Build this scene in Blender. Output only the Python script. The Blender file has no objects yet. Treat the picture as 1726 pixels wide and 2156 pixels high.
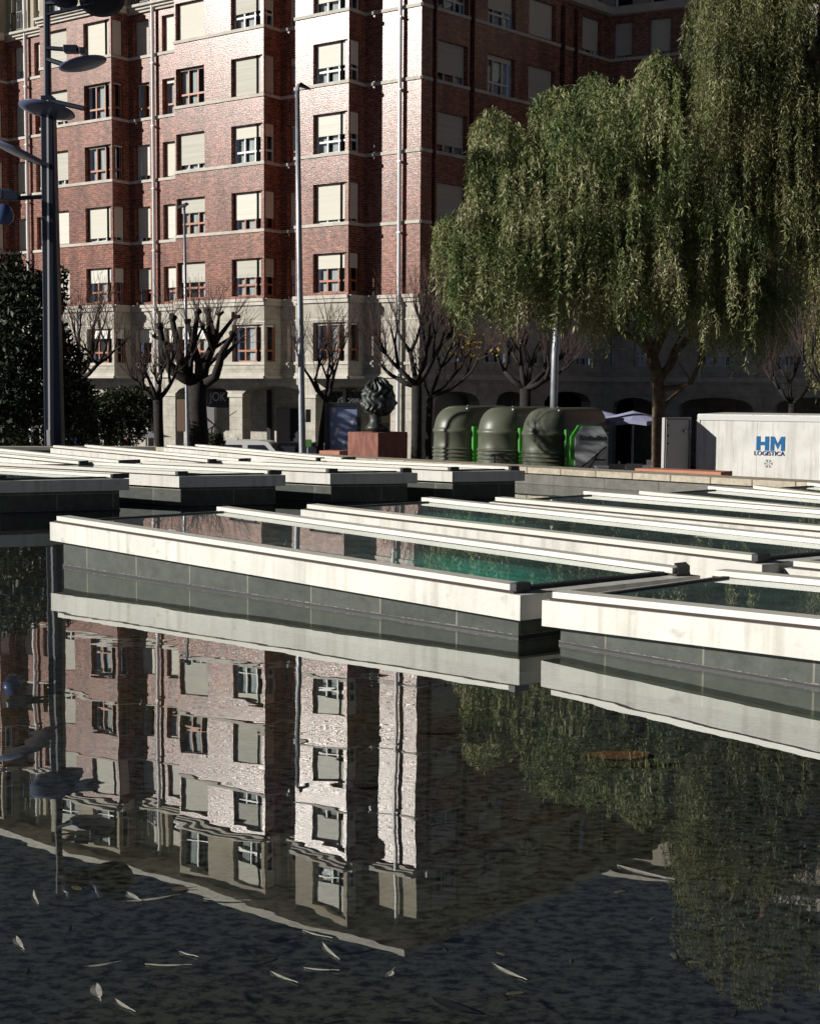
import bpy, math, random
import numpy as np
from mathutils import Vector, Matrix, noise
random.seed(7); rng = np.random.default_rng(11)
S = bpy.context.scene
COL = S.collection
R = math.radians

# ------------------------------------------------------------------ camera
FP, PW, PH = 3000.0, 1726.0, 2156.0
PITCH, ROLL, CH = 0.0867, 0.007, 1.4
C0 = Vector((0, 0, CH))
FWD = Vector((0, math.cos(PITCH), -math.sin(PITCH)))
U0 = Vector((0, math.sin(PITCH), math.cos(PITCH)))
RX = Vector((1, 0, 0)) * math.cos(ROLL) + U0 * math.sin(ROLL)
UPV = -Vector((1, 0, 0)) * math.sin(ROLL) + U0 * math.cos(ROLL)
cam = bpy.data.cameras.new("camera"); camo = bpy.data.objects.new("camera", cam); COL.objects.link(camo)
M = Matrix((RX, UPV, -FWD)).transposed().to_4x4(); M.translation = C0
camo.matrix_world = M
cam.sensor_fit = 'HORIZONTAL'; cam.sensor_width = 36; cam.lens = 36 * FP / PW
cam.clip_start = 0.1; cam.clip_end = 1500
S.camera = camo

# ------------------------------------------------------------------ sky, sun, exposure
SUN = Vector((-0.974, -0.237, 0.349)).normalized()
w = bpy.data.worlds.new("World"); S.world = w; w.use_nodes = True
nt = w.node_tree; bg = nt.nodes['Background']
sky = nt.nodes.new('ShaderNodeTexSky'); sky.sky_type = 'NISHITA'; sky.sun_disc = False
sky.altitude = 6000; sky.air_density = .35; sky.dust_density = .05; sky.ozone_density = 1.0
sky.sun_elevation = math.asin(SUN.z); sky.sun_rotation = math.atan2(SUN.x, SUN.y)
hs_ = nt.nodes.new('ShaderNodeHueSaturation'); hs_.inputs['Saturation'].default_value = .7; hs_.inputs['Value'].default_value = .8; nt.links.new(sky.outputs[0], hs_.inputs['Color']); nt.links.new(hs_.outputs[0], bg.inputs[0]); bg.inputs[1].default_value = 0.05
sl = bpy.data.lights.new("sun", 'SUN'); sl.energy = 5.0; sl.angle = R(0.5); sl.color = (1.0, 0.955, 0.88)
so = bpy.data.objects.new("sun", sl); COL.objects.link(so); so.rotation_euler = SUN.to_track_quat('Z', 'Y').to_euler()
S.view_settings.view_transform = 'Standard'; S.view_settings.look = 'None'
S.view_settings.exposure = 0.12; S.view_settings.gamma = 1.0

# ------------------------------------------------------------------ pixel helpers
def ray(px, py): return FWD * FP + RX * (px - PW / 2) + UPV * (PH / 2 - py)
def at(px, py, Y):
    v = ray(px, py); return C0 + v * (Y / v.y)
def onz(px, py, z):
    v = ray(px, py); return C0 + v * ((z - CH) / v.z)

# ------------------------------------------------------------------ mesh helpers
OFF = {}
class MB:
    def __init__(s): s.v = []; s.f = []; s.uv = []; s.mi = []
    def face(s, pts, uv=None, mi=0):
        b = len(s.v); s.v += [tuple(p) for p in pts]; s.f.append(tuple(range(b, b + len(pts))))
        s.uv.append(uv); s.mi.append(mi)
    def box(s, c, hx, hy, hz, rz=0, mi=0):
        cs, sn = math.cos(rz), math.sin(rz); c = Vector(c)
        P = lambda x, y, z: c + Vector((x * cs - y * sn, x * sn + y * cs, z))
        s.hexa([P(-hx, -hy, -hz), P(hx, -hy, -hz), P(hx, hy, -hz), P(-hx, hy, -hz)],
               [P(-hx, -hy, hz), P(hx, -hy, hz), P(hx, hy, hz), P(-hx, hy, hz)], mi)
    def hexa(s, b, t, mi=0):
        n = len(b); i = len(s.v); s.v += [tuple(p) for p in b] + [tuple(p) for p in t]
        s.f.append(tuple(i + k for k in reversed(range(n)))); s.f.append(tuple(i + n + k for k in range(n)))
        for k in range(n): s.f.append((i + k, i + (k + 1) % n, i + n + (k + 1) % n, i + n + k))
        s.uv += [None] * (n + 2); s.mi += [mi] * (n + 2)
    def tube(s, pts, rad, n=6, cap=True, mi=0):
        pts = [Vector(p) for p in pts]; rings = []
        for i, p in enumerate(pts):
            d = (pts[min(i + 1, len(pts) - 1)] - pts[max(i - 1, 0)])
            if d.length < 1e-9: d = Vector((0, 0, 1))
            d.normalize(); a = d.cross(Vector((0.31, 0.95, 0.05)))
            if a.length < .05: a = d.cross(Vector((1, 0, 0)))
            a.normalize(); b = d.cross(a); r = rad[i] if hasattr(rad, '__len__') else rad
            base = len(s.v)
            s.v += [tuple(p + (a * math.cos(2 * math.pi * k / n) + b * math.sin(2 * math.pi * k / n)) * r) for k in range(n)]
            rings.append(base)
        for i in range(len(rings) - 1):
            for k in range(n):
                s.f.append((rings[i] + k, rings[i] + (k + 1) % n, rings[i + 1] + (k + 1) % n, rings[i + 1] + k)); s.uv.append(None); s.mi.append(mi)
        if cap:
            s.f.append(tuple(rings[0] + k for k in reversed(range(n)))); s.f.append(tuple(rings[-1] + k for k in range(n)))
            s.uv += [None] * 2; s.mi += [mi] * 2
    def lathe(s, c, prof, n=24, mi=0):
        c = Vector(c); base = len(s.v)
        for r, z in prof:
            s.v += [(c.x + r * math.cos(2 * math.pi * k / n), c.y + r * math.sin(2 * math.pi * k / n), c.z + z) for k in range(n)]
        for i in range(len(prof) - 1):
            for k in range(n):
                s.f.append((base + i * n + k, base + i * n + (k + 1) % n, base + (i + 1) * n + (k + 1) % n, base + (i + 1) * n + k)); s.uv.append(None); s.mi.append(mi)

def off_of(o):
    while o is not None:
        if o.name in OFF: return OFF[o.name]
        o = o.parent
    return Vector((0, 0, 0))
def tag(o, label=None, cat=None, group=None, kind=None):
    if label: o['label'] = label
    if cat: o['category'] = cat
    if group: o['group'] = group
    if kind: o['kind'] = kind
    return o
def thing(name, loc, label, cat, group=None):
    o = bpy.data.objects.new(name, None); COL.objects.link(o); o.location = loc; o.empty_display_size = .2
    OFF[o.name] = Vector(loc); return tag(o, label, cat, group)
def obj(name, mb, mats, parent=None, smooth=False, bevel=0):
    if not isinstance(mats, (list, tuple)): mats = [mats]
    me = bpy.data.meshes.new(name); o_ = off_of(parent)
    me.from_pydata([(v[0] - o_.x, v[1] - o_.y, v[2] - o_.z) for v in mb.v], [], mb.f)
    for m in mats: me.materials.append(m)
    me.polygons.foreach_set('material_index', mb.mi)
    if any(u is not None for u in mb.uv):
        ul = me.uv_layers.new(name='UVMap'); data = []
        for f, u in zip(mb.f, mb.uv): data += [c for q in (u if u else [(0, 0)] * len(f)) for c in q]
        ul.data.foreach_set('uv', data)
    if smooth: me.polygons.foreach_set('use_smooth', [True] * len(me.polygons))
    me.update(); o = bpy.data.objects.new(name, me); COL.objects.link(o); o.parent = parent
    if bevel:
        b = o.modifiers.new('bevel', 'BEVEL'); b.width = bevel; b.segments = 2; b.limit_method = 'ANGLE'
    return o
def copy_tree(o, parent=None):
    c = o.copy(); COL.objects.link(c); c.parent = parent
    for ch in list(o.children): copy_tree(ch, c)
    return c
def raw_mesh(name, V, F, mat, parent, nside=4):
    o_ = off_of(parent); V = np.asarray(V, dtype=np.float32) - np.array(o_, dtype=np.float32)
    F = np.asarray(F, dtype=np.int32); me = bpy.data.meshes.new(name)
    me.vertices.add(len(V)); me.vertices.foreach_set('co', V.ravel())
    me.loops.add(F.size); me.loops.foreach_set('vertex_index', F.ravel())
    me.polygons.add(len(F)); me.polygons.foreach_set('loop_start', np.arange(0, F.size, nside, dtype=np.int32))
    me.polygons.foreach_set('loop_total', np.full(len(F), nside, dtype=np.int32))
    me.materials.append(mat); me.update(calc_edges=True)
    o = bpy.data.objects.new(name, me); COL.objects.link(o); o.parent = parent; return o

# ------------------------------------------------------------------ materials
def mat(name, col=(.5, .5, .5), rough=.7, metal=0, spec=.5, var=0, vscale=3, bump=0, bscale=30, col2=None, coord='Object', stretch=(1, 1, 1)):
    m = bpy.data.materials.new(name); m.use_nodes = True; n = m.node_tree.nodes; l = m.node_tree.links
    b = n['Principled BSDF']; b.inputs['Base Color'].default_value = (*col, 1); b.inputs['Roughness'].default_value = rough
    b.inputs['Metallic'].default_value = metal; b.inputs['Specular IOR Level'].default_value = spec
    if var or col2 or bump:
        tc = n.new('ShaderNodeTexCoord'); mp = n.new('ShaderNodeMapping'); l.new(tc.outputs[coord], mp.inputs[0])
        mp.inputs['Scale'].default_value = stretch
    if var or col2:
        t = n.new('ShaderNodeTexNoise'); t.inputs['Scale'].default_value = vscale; t.inputs['Detail'].default_value = 8; t.inputs['Roughness'].default_value = .65
        l.new(mp.outputs[0], t.inputs[0]); r = n.new('ShaderNodeValToRGB')
        c2 = col2 if col2 else tuple(max(0, c * (1 - var)) for c in col); c1 = col if col2 else tuple(min(1, c * (1 + var * .6)) for c in col)
        r.color_ramp.elements[0].position = .34; r.color_ramp.elements[1].position = .66
        r.color_ramp.elements[0].color = (*c2, 1); r.color_ramp.elements[1].color = (*c1, 1)
        l.new(t.outputs[0], r.inputs[0]); l.new(r.outputs[0], b.inputs['Base Color'])
    if bump:
        t2 = n.new('ShaderNodeTexNoise'); t2.inputs['Scale'].default_value = bscale; t2.inputs['Detail'].default_value = 6
        l.new(mp.outputs[0], t2.inputs[0]); bp = n.new('ShaderNodeBump'); bp.inputs['Strength'].default_value = bump; bp.inputs['Distance'].default_value = .02
        l.new(t2.outputs[0], bp.inputs['Height']); l.new(bp.outputs[0], b.inputs['Normal'])
    return m

def brick_mat():
    m = bpy.data.materials.new('brick'); m.use_nodes = True; n = m.node_tree.nodes; l = m.node_tree.links; b = n['Principled BSDF']
    tc = n.new('ShaderNodeTexCoord'); br = n.new('ShaderNodeTexBrick'); l.new(tc.outputs['UV'], br.inputs['Vector'])
    br.inputs['Scale'].default_value = 1.0; br.inputs['Brick Width'].default_value = .3; br.inputs['Row Height'].default_value = .1
    br.inputs['Mortar Size'].default_value = .009; br.inputs['Mortar Smooth'].default_value = .2; br.offset = .5
    br.inputs['Color1'].default_value = (.27, .098, .062, 1); br.inputs['Color2'].default_value = (.15, .056, .04, 1); br.inputs['Mortar'].default_value = (.32, .25, .21, 1)
    no = n.new('ShaderNodeTexNoise'); no.inputs['Scale'].default_value = 3.6; no.inputs['Detail'].default_value = 9; no.inputs['Roughness'].default_value = .75
    mp = n.new('ShaderNodeMapping'); mp.inputs['Scale'].default_value = (1, 2.6, 1); l.new(tc.outputs['UV'], mp.inputs[0]); l.new(mp.outputs[0], no.inputs[0])
    rr = n.new('ShaderNodeValToRGB'); rr.color_ramp.elements[0].position = .36; rr.color_ramp.elements[1].position = .68
    rr.color_ramp.elements[0].color = (.34, .30, .30, 1); rr.color_ramp.elements[1].color = (1.95, 1.85, 1.8, 1); l.new(no.outputs[0], rr.inputs[0])
    mx = n.new('ShaderNodeMix'); mx.data_type = 'RGBA'; mx.blend_type = 'MULTIPLY'; mx.inputs[0].default_value = 1
    l.new(br.outputs['Color'], mx.inputs[6]); l.new(rr.outputs[0], mx.inputs[7])
    m3 = n.new('ShaderNodeMapping'); m3.inputs['Scale'].default_value = (1.3, .22, 1); l.new(tc.outputs['UV'], m3.inputs[0]); n3 = n.new('ShaderNodeTexNoise'); n3.inputs['Scale'].default_value = 1.2; n3.inputs['Detail'].default_value = 7; l.new(m3.outputs[0], n3.inputs[0])
    r3 = n.new('ShaderNodeValToRGB'); r3.color_ramp.elements[0].position = .35; r3.color_ramp.elements[1].position = .62; r3.color_ramp.elements[0].color = (.66, .64, .64, 1); r3.color_ramp.elements[1].color = (1.12, 1.1, 1.08, 1); l.new(n3.outputs[0], r3.inputs[0])
    mx3 = n.new('ShaderNodeMix'); mx3.data_type = 'RGBA'; mx3.blend_type = 'MULTIPLY'; mx3.inputs[0].default_value = 1; l.new(mx.outputs[2], mx3.inputs[6]); l.new(r3.outputs[0], mx3.inputs[7]); l.new(mx3.outputs[2], b.inputs['Base Color'])
    b.inputs['Roughness'].default_value = .26; b.inputs['Specular IOR Level'].default_value = .36
    bp = n.new('ShaderNodeBump'); bp.inputs['Strength'].default_value = .6; bp.inputs['Distance'].default_value = .006
    no2 = n.new('ShaderNodeTexNoise'); no2.inputs['Scale'].default_value = 14; l.new(mp.outputs[0], no2.inputs[0])
    ad = n.new('ShaderNodeMath'); ad.operation = 'SUBTRACT'; l.new(no2.outputs[0], ad.inputs[0]); l.new(br.outputs['Fac'], ad.inputs[1])
    l.new(ad.outputs[0], bp.inputs['Height']); l.new(bp.outputs[0], b.inputs['Normal'])
    return m
def ashlar_mat(name, c1, c2, mortar, bw, rh, rough=.75, ms=.012, coord='UV', spec=.3, nscale=6):
    m = bpy.data.materials.new(name); m.use_nodes = True; n = m.node_tree.nodes; l = m.node_tree.links; b = n['Principled BSDF']
    tc = n.new('ShaderNodeTexCoord'); br = n.new('ShaderNodeTexBrick'); l.new(tc.outputs[coord], br.inputs['Vector'])
    br.inputs['Scale'].default_value = 1.0; br.inputs['Brick Width'].default_value = bw; br.inputs['Row Height'].default_value = rh
    br.inputs['Mortar Size'].default_value = ms; br.inputs['Color1'].default_value = (*c1, 1); br.inputs['Color2'].default_value = (*c2, 1); br.inputs['Mortar'].default_value = (*mortar, 1)
    no = n.new('ShaderNodeTexNoise'); no.inputs['Scale'].default_value = nscale; no.inputs['Detail'].default_value = 9; no.inputs['Roughness'].default_value = .7; l.new(tc.outputs[coord], no.inputs[0])
    rr = n.new('ShaderNodeValToRGB'); rr.color_ramp.elements[0].position = .3; rr.color_ramp.elements[1].position = .7
    rr.color_ramp.elements[0].color = (.62, .62, .6, 1); rr.color_ramp.elements[1].color = (1.2, 1.2, 1.2, 1); l.new(no.outputs[0], rr.inputs[0])
    mx = n.new('ShaderNodeMix'); mx.data_type = 'RGBA'; mx.blend_type = 'MULTIPLY'; mx.inputs[0].default_value = 1
    l.new(br.outputs['Color'], mx.inputs[6]); l.new(rr.outputs[0], mx.inputs[7]); l.new(mx.outputs[2], b.inputs['Base Color'])
    b.inputs['Roughness'].default_value = rough; b.inputs['Specular IOR Level'].default_value = spec
    bp = n.new('ShaderNodeBump'); bp.inputs['Strength'].default_value = .3; bp.inputs['Distance'].default_value = .01; l.new(no.outputs[0], bp.inputs['Height']); l.new(bp.outputs[0], b.inputs['Normal'])
    return m
def glass_mat(name, tint, rough=.0, ior=1.5, pw=1.0):
    m = bpy.data.materials.new(name); m.use_nodes = True; n = m.node_tree.nodes; l = m.node_tree.links
    n.remove(n['Principled BSDF']); out = n['Material Output']
    fr = n.new('ShaderNodeFresnel'); ge = n.new('ShaderNodeNewGeometry'); ma = n.new('ShaderNodeMath'); ma.operation = 'MULTIPLY_ADD'; ma.inputs[1].default_value = 1 / ior - ior; ma.inputs[2].default_value = ior; l.new(ge.outputs['Backfacing'], ma.inputs[0]); l.new(ma.outputs[0], fr.inputs[0]); tr = n.new('ShaderNodeBsdfTransparent'); tr.inputs[0].default_value = (*tint, 1)
    gl = n.new('ShaderNodeBsdfGlossy'); gl.inputs['Roughness'].default_value = rough; gl.inputs[0].default_value = (.9, .92, .91, 1)
    mx = n.new('ShaderNodeMixShader'); po = n.new('ShaderNodeMath'); po.operation = 'POWER'; po.inputs[1].default_value = pw; l.new(fr.outputs[0], po.inputs[0]); l.new(po.outputs[0], mx.inputs[0]); l.new(tr.outputs[0], mx.inputs[1]); l.new(gl.outputs[0], mx.inputs[2]); l.new(mx.outputs[0], out.inputs[0])
    return m, n, l, fr, gl
def leaf_mat(name, stops, trans=.25, rough=.45):
    m = bpy.data.materials.new(name); m.use_nodes = True; n = m.node_tree.nodes; l = m.node_tree.links; b = n['Principled BSDF']
    g = n.new('ShaderNodeNewGeometry'); r = n.new('ShaderNodeValToRGB'); l.new(g.outputs['Random Per Island'], r.inputs[0])
    tc = n.new('ShaderNodeTexCoord'); no = n.new('ShaderNodeTexNoise'); no.inputs['Scale'].default_value = .8; no.inputs['Detail'].default_value = 3; l.new(tc.outputs['Object'], no.inputs[0])
    ad = n.new('ShaderNodeMath'); ad.operation = 'MULTIPLY_ADD'; ad.inputs[1].default_value = .55; l.new(g.outputs['Random Per Island'], ad.inputs[0])
    sc = n.new('ShaderNodeMath'); sc.operation = 'MULTIPLY_ADD'; sc.inputs[1].default_value = 2.2; sc.inputs[2].default_value = -.85; l.new(no.outputs[0], sc.inputs[0]); l.new(sc.outputs[0], ad.inputs[2]); l.new(ad.outputs[0], r.inputs[0])
    e = r.color_ramp.elements
    for i, (p, c) in enumerate(stops):
        q = e[i] if i < 2 else e.new(p)
        q.position = p; q.color = (*c, 1)
    l.new(r.outputs[0], b.inputs['Base Color']); b.inputs['Roughness'].default_value = rough; b.inputs['Specular IOR Level'].default_value = .35
    t = n.new('ShaderNodeBsdfTranslucent'); l.new(r.outputs[0], t.inputs[0]); mx = n.new('ShaderNodeMixShader'); mx.inputs[0].default_value = trans
    l.new(b.outputs[0], mx.inputs[1]); l.new(t.outputs[0], mx.inputs[2]); l.new(mx.outputs[0], n['Material Output'].inputs[0])
    return m

m_brick = brick_mat()
m_stone = ashlar_mat('pale_stone', (.50, .47, .41), (.45, .42, .37), (.32, .29, .25), 1.1, .55, nscale=2)
m_trim = mat('trim_stone', (.53, .50, .44), .7, var=.2, vscale=2)
m_render = mat('beige_render', (.42, .375, .29), .8, var=.12, vscale=1.2)
m_shade = mat('shutter_cream', (.60, .58, .49), .6, var=.06, vscale=1.5, bump=.15, bscale=4, stretch=(.2, .2, 16))
m_shadew = mat('shutter_white', (.74, .73, .68), .5, var=.05, vscale=1.5)
m_shade2 = mat('shutter_pale', (.66, .65, .58), .6, var=.1, vscale=1.1, bump=.15, bscale=4, stretch=(.2, .2, 16)); m_shade3 = mat('shutter_dusty', (.50, .485, .42), .65, var=.15, vscale=.9, bump=.15, bscale=4, stretch=(.3, .3, 14))
m_alu = mat('white_frame', (.66, .66, .64), .4)
m_wood = mat('orange_wood_frame', (.36, .12, .045), .45, var=.2, vscale=8)
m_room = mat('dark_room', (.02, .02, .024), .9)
m_curtain = mat('net_curtain', (.62, .63, .63), .9, var=.45, vscale=6, stretch=(3, 3, .15))
m_pane = glass_mat('window_glass', (.8, .85, .85), .0, 1.5)[0]
m_pipe = mat('pipe_paint', (.62, .62, .64), .4)
m_roof = mat('roof_tiles', (.12, .055, .04), .8, var=.3, vscale=6)
def stained(name, col, spot, rough=.6):
    m = mat(name, col, rough, var=.12, vscale=2.2, bump=.12, bscale=40); n = m.node_tree.nodes; l = m.node_tree.links; b = n['Principled BSDF']
    src = b.inputs['Base Color'].links[0].from_socket; tc = n.new('ShaderNodeTexCoord')
    t = n.new('ShaderNodeTexNoise'); t.inputs['Scale'].default_value = 7; t.inputs['Detail'].default_value = 3; l.new(tc.outputs['Object'], t.inputs[0]); rr = n.new('ShaderNodeValToRGB'); rr.color_ramp.elements[0].position = .66; rr.color_ramp.elements[1].position = .74
    rr.color_ramp.elements[0].color = (0, 0, 0, 1); rr.color_ramp.elements[1].color = (.55, .55, .55, 1); l.new(t.outputs[0], rr.inputs[0])
    mx = n.new('ShaderNodeMix'); mx.data_type = 'RGBA'; l.new(rr.outputs[0], mx.inputs[0]); l.new(src, mx.inputs[6]); mx.inputs[7].default_value = (*spot, 1)
    mp = n.new('ShaderNodeMapping'); mp.inputs['Scale'].default_value = (9, 9, .6); l.new(tc.outputs['Object'], mp.inputs[0]); t2 = n.new('ShaderNodeTexNoise'); t2.inputs['Scale'].default_value = 1.5; t2.inputs['Detail'].default_value = 5; l.new(mp.outputs[0], t2.inputs[0])
    r2 = n.new('ShaderNodeValToRGB'); r2.color_ramp.elements[0].position = .3; r2.color_ramp.elements[1].position = .5; r2.color_ramp.elements[0].color = (.78, .77, .73, 1); r2.color_ramp.elements[1].color = (1, 1, 1, 1); l.new(t2.outputs[0], r2.inputs[0])
    m2 = n.new('ShaderNodeMix'); m2.data_type = 'RGBA'; m2.blend_type = 'MULTIPLY'; m2.inputs[0].default_value = 1; l.new(mx.outputs[2], m2.inputs[6]); l.new(r2.outputs[0], m2.inputs[7]); l.new(m2.outputs[2], b.inputs['Base Color'])
    return m
m_conc = stained('white_concrete', (.65, .645, .60), (.36, .35, .31))
m_bar = mat('white_bar', (.70, .69, .63), .4, var=.08, vscale=2.5)
m_seal = mat('brown_seal', (.045, .03, .028), .8)
m_cap = mat('dark_cap', (.02, .022, .028), .5)
m_slate = ashlar_mat('slate', (.085, .095, .085), (.05, .058, .055), (.22, .21, .18), .62, .6, rough=.6, ms=.006, spec=.25, nscale=9)
m_wallslate = ashlar_mat('grey_slabs', (.17, .165, .15), (.14, .138, .126), (.08, .08, .07), .9, .5, rough=.7, ms=.007, nscale=6)
m_coping = ashlar_mat('coping_stone', (.50, .45, .36), (.43, .38, .30), (.16, .12, .09), .62, 1.5, ms=.012, nscale=9)
m_bluemetal = mat('dark_blue_metal', (.03, .036, .055), .38, metal=.5)
m_disc = mat('sky_tinted_reflector', (.11, .14, .24), .35, metal=.2)  # blue of the reflected sky put into the base colour
m_galv = mat('galvanised', (.36, .38, .42), .45, metal=.6, var=.2, vscale=6)
m_bark = mat('dark_bark', (.022, .018, .016), .9, var=.5, vscale=9, bump=.6, bscale=30)
m_barkw = mat('willow_bark', (.17, .125, .075), .9, col2=(.045, .034, .026), vscale=7, bump=.8, bscale=22)
m_twig = mat('twig', (.045, .022, .018), .8)
m_bronze = mat('bronze', (.075, .085, .08), .48, metal=.35, col2=(.02, .024, .024), vscale=8)
m_corten = mat('rusty_steel', (.30, .12, .085), .75, col2=(.14, .045, .03), vscale=6, stretch=(1.5, 1.5, .5))
m_igloo = mat('olive_plastic', (.108, .12, .088), .42, var=.2, vscale=3)
m_lime = mat('lime_plastic', (.05, .30, .03), .45)
m_white = mat('van_white', (.75, .76, .74), .3)
m_box = stained('container_white', (.82, .82, .78), (.7, .68, .62), .45)
m_door = mat('door_grey', (.42, .41, .41), .55, var=.06, vscale=2)
m_crust = mat('lime_crust', (.20, .20, .18), .8, var=.5, vscale=40)
m_black = mat('black', (.012, .012, .015), .5)
m_carglass = mat('car_glass', (.03, .035, .05), .08, spec=.9)
m_tyre = mat('tyre', (.015, .015, .015), .9)
m_salmon = mat('salmon_board', (.50, .21, .13), .7, var=.15, vscale=5)
m_bluelogo = mat('logo_blue', (.012, .14, .36), .5)
m_navy = mat('logo_navy', (.03, .05, .22), .5)
m_text = mat('dark_lettering', (.03, .035, .04), .6)
m_parasol = mat('parasol_cloth', (.40, .42, .62), .8, var=.1, vscale=4)
m_asphalt = mat('asphalt', (.05, .05, .05), .9, var=.2, vscale=2)
m_paving = mat('paving', (.22, .17, .15), .85, var=.2, vscale=3)
m_skin = mat('skin', (.45, .26, .18), .6)
m_jacket = mat('blue_jacket', (.01, .11, .42), .7)
m_pale = mat('pale_cloth', (.5, .5, .48), .8)
m_red = mat('red_sign', (.5, .03, .03), .5)
m_shopsign = mat('shop_sign_dark', (.02, .012, .022), .4)
m_willow = leaf_mat('willow_leaf', [(0, (.05, .10, .035)), (.35, (.125, .17, .058)), (.7, (.27, .29, .12)), (.92, (.48, .46, .28))], .25, .5)  # palest stop puts leaf highlights into the colour
m_willow2 = leaf_mat('willow_leaf_olive', [(0, (.075, .10, .04)), (.4, (.15, .17, .07)), (.8, (.27, .27, .12)), (1, (.24, .23, .11))], .32, .5)
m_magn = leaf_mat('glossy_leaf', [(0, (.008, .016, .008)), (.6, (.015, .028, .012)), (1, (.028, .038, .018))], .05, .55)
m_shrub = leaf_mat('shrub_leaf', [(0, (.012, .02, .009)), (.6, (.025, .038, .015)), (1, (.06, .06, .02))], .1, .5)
m_yleaf = leaf_mat('yellow_leaf', [(0, (.35, .2, .03)), (1, (.5, .33, .06))], .3, .6)

# ================================================================== GROUND, POND
ZG, ZT, ZP, ZR = -2.4, -1.3, -.25, .25      # street, plaza, rim top
RA, RB = onz(330, 941, ZR), onz(1726, 1017, ZR)          # far rim, front top edge
RL = onz(-60, 941, ZR)
d1 = (RB - RA).normalized(); RB2 = RA + d1 * 60
d0 = (RL - RA).normalized(); RL2 = RA + d0 * 14
n1 = Vector((-d1.y, d1.x, 0));  n1 = n1 if n1.y > 0 else -n1      # pointing away from the pond
n0 = Vector((-d0.y, d0.x, 0));  n0 = n0 if n0.y > 0 else -n0
g = MB(); g.face([(-400, -60, ZG), (400, -60, ZG), (400, 700, ZG), (-400, 700, ZG)]); tag(obj('street', g, m_asphalt), kind='structure')
def poly(name, pts, z, m, kind='structure'):
    b = MB(); b.face([(p[0], p[1], z) for p in pts], [(p[0], p[1]) for p in pts]); return tag(obj(name, b, m), kind=kind)
near = [(RB2.x, 1.2), (RL2.x, 1.2)]
pond = [RL2, RA, RB2] ; pp = [(p.x, p.y) for p in pond]
# water
def water_mat():
    m, n, l, fr, gl = glass_mat('water', (.86, .9, .84), .0, 1.333, .62)
    tc = n.new('ShaderNodeTexCoord')
    def nz(scale, det, st, rot=0):
        mp = n.new('ShaderNodeMapping'); mp.inputs['Scale'].default_value = st; mp.inputs['Rotation'].default_value = (0, 0, rot); l.new(tc.outputs['Object'], mp.inputs[0])
        t = n.new('ShaderNodeTexNoise'); t.inputs['Scale'].default_value = scale; t.inputs['Detail'].default_value = det; t.inputs['Roughness'].default_value = .45; l.new(mp.outputs[0], t.inputs[0]); return t
    a = nz(1.0, 1.5, (1.0, 1.5, 1), .25); b_ = nz(5.0, 1.0, (1.0, 1.6, 1), -.3)
    ad = n.new('ShaderNodeMath'); ad.operation = 'MULTIPLY_ADD'; ad.inputs[1].default_value = .07; l.new(b_.outputs[0], ad.inputs[0]); l.new(a.outputs[0], ad.inputs[2])
    bp = n.new('ShaderNodeBump'); bp.inputs['Strength'].default_value = 1.0; bp.inputs['Distance'].default_value = .0019
    l.new(ad.outputs[0], bp.inputs['Height']); l.new(bp.outputs[0], gl.inputs['Normal']); l.new(bp.outputs[0], fr.inputs['Normal'])
    return m
poly('water', pp + near, 0, water_mat())
def bed_mat():
    m = bpy.data.materials.new('pond_bed'); m.use_nodes = True; n = m.node_tree.nodes; l = m.node_tree.links; b = n['Principled BSDF']
    tc = n.new('ShaderNodeTexCoord'); mp = n.new('ShaderNodeMapping'); mp.inputs['Scale'].default_value = (1, 1.5, 1); mp.inputs['Rotation'].default_value = (0, 0, .2); l.new(tc.outputs['Object'], mp.inputs[0])
    v = n.new('ShaderNodeTexNoise'); v.inputs['Scale'].default_value = 21; v.inputs['Detail'].default_value = 7; v.inputs['Roughness'].default_value = .7; l.new(mp.outputs[0], v.inputs[0])
    big = n.new('ShaderNodeTexNoise'); big.inputs['Scale'].default_value = .55; big.inputs['Detail'].default_value = 4; l.new(tc.outputs['Object'], big.inputs[0])
    r = n.new('ShaderNodeValToRGB'); r.color_ramp.elements[0].position = .40; r.color_ramp.elements[1].position = .56
    r.color_ramp.elements[0].color = (.008, .008, .009, 1); r.color_ramp.elements[1].color = (.082, .085, .09, 1); l.new(v.outputs[0], r.inputs[0])
    r2 = n.new('ShaderNodeValToRGB'); r2.color_ramp.elements[0].position = .38; r2.color_ramp.elements[1].position = .62
    r2.color_ramp.elements[0].color = (.9, .97, 1.2, 1); r2.color_ramp.elements[1].color = (1.25, 1.15, .8, 1); l.new(big.outputs[0], r2.inputs[0])
    mx = n.new('ShaderNodeMix'); mx.data_type = 'RGBA'; mx.blend_type = 'MULTIPLY'; mx.inputs[0].default_value = 1; l.new(r.outputs[0], mx.inputs[6]); l.new(r2.outputs[0], mx.inputs[7]); l.new(mx.outputs[2], b.inputs['Base Color'])
    b.inputs['Roughness'].default_value = .95; b.inputs['Specular IOR Level'].default_value = .1
    return m
poly('pond_bed', pp + near, -.2, bed_mat())
# near edge of the pond and paving where the photographer stands
nb = MB(); nb.hexa([(RL2.x, -8, ZG), (RB2.x, -8, ZG), (RB2.x, 1.2, ZG), (RL2.x, 1.2, ZG)], [(RL2.x, -8, .05), (RB2.x, -8, .05), (RB2.x, 1.2, .05), (RL2.x, 1.2, .05)])
tag(obj('near_pavement', nb, m_paving), kind='structure')
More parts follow.
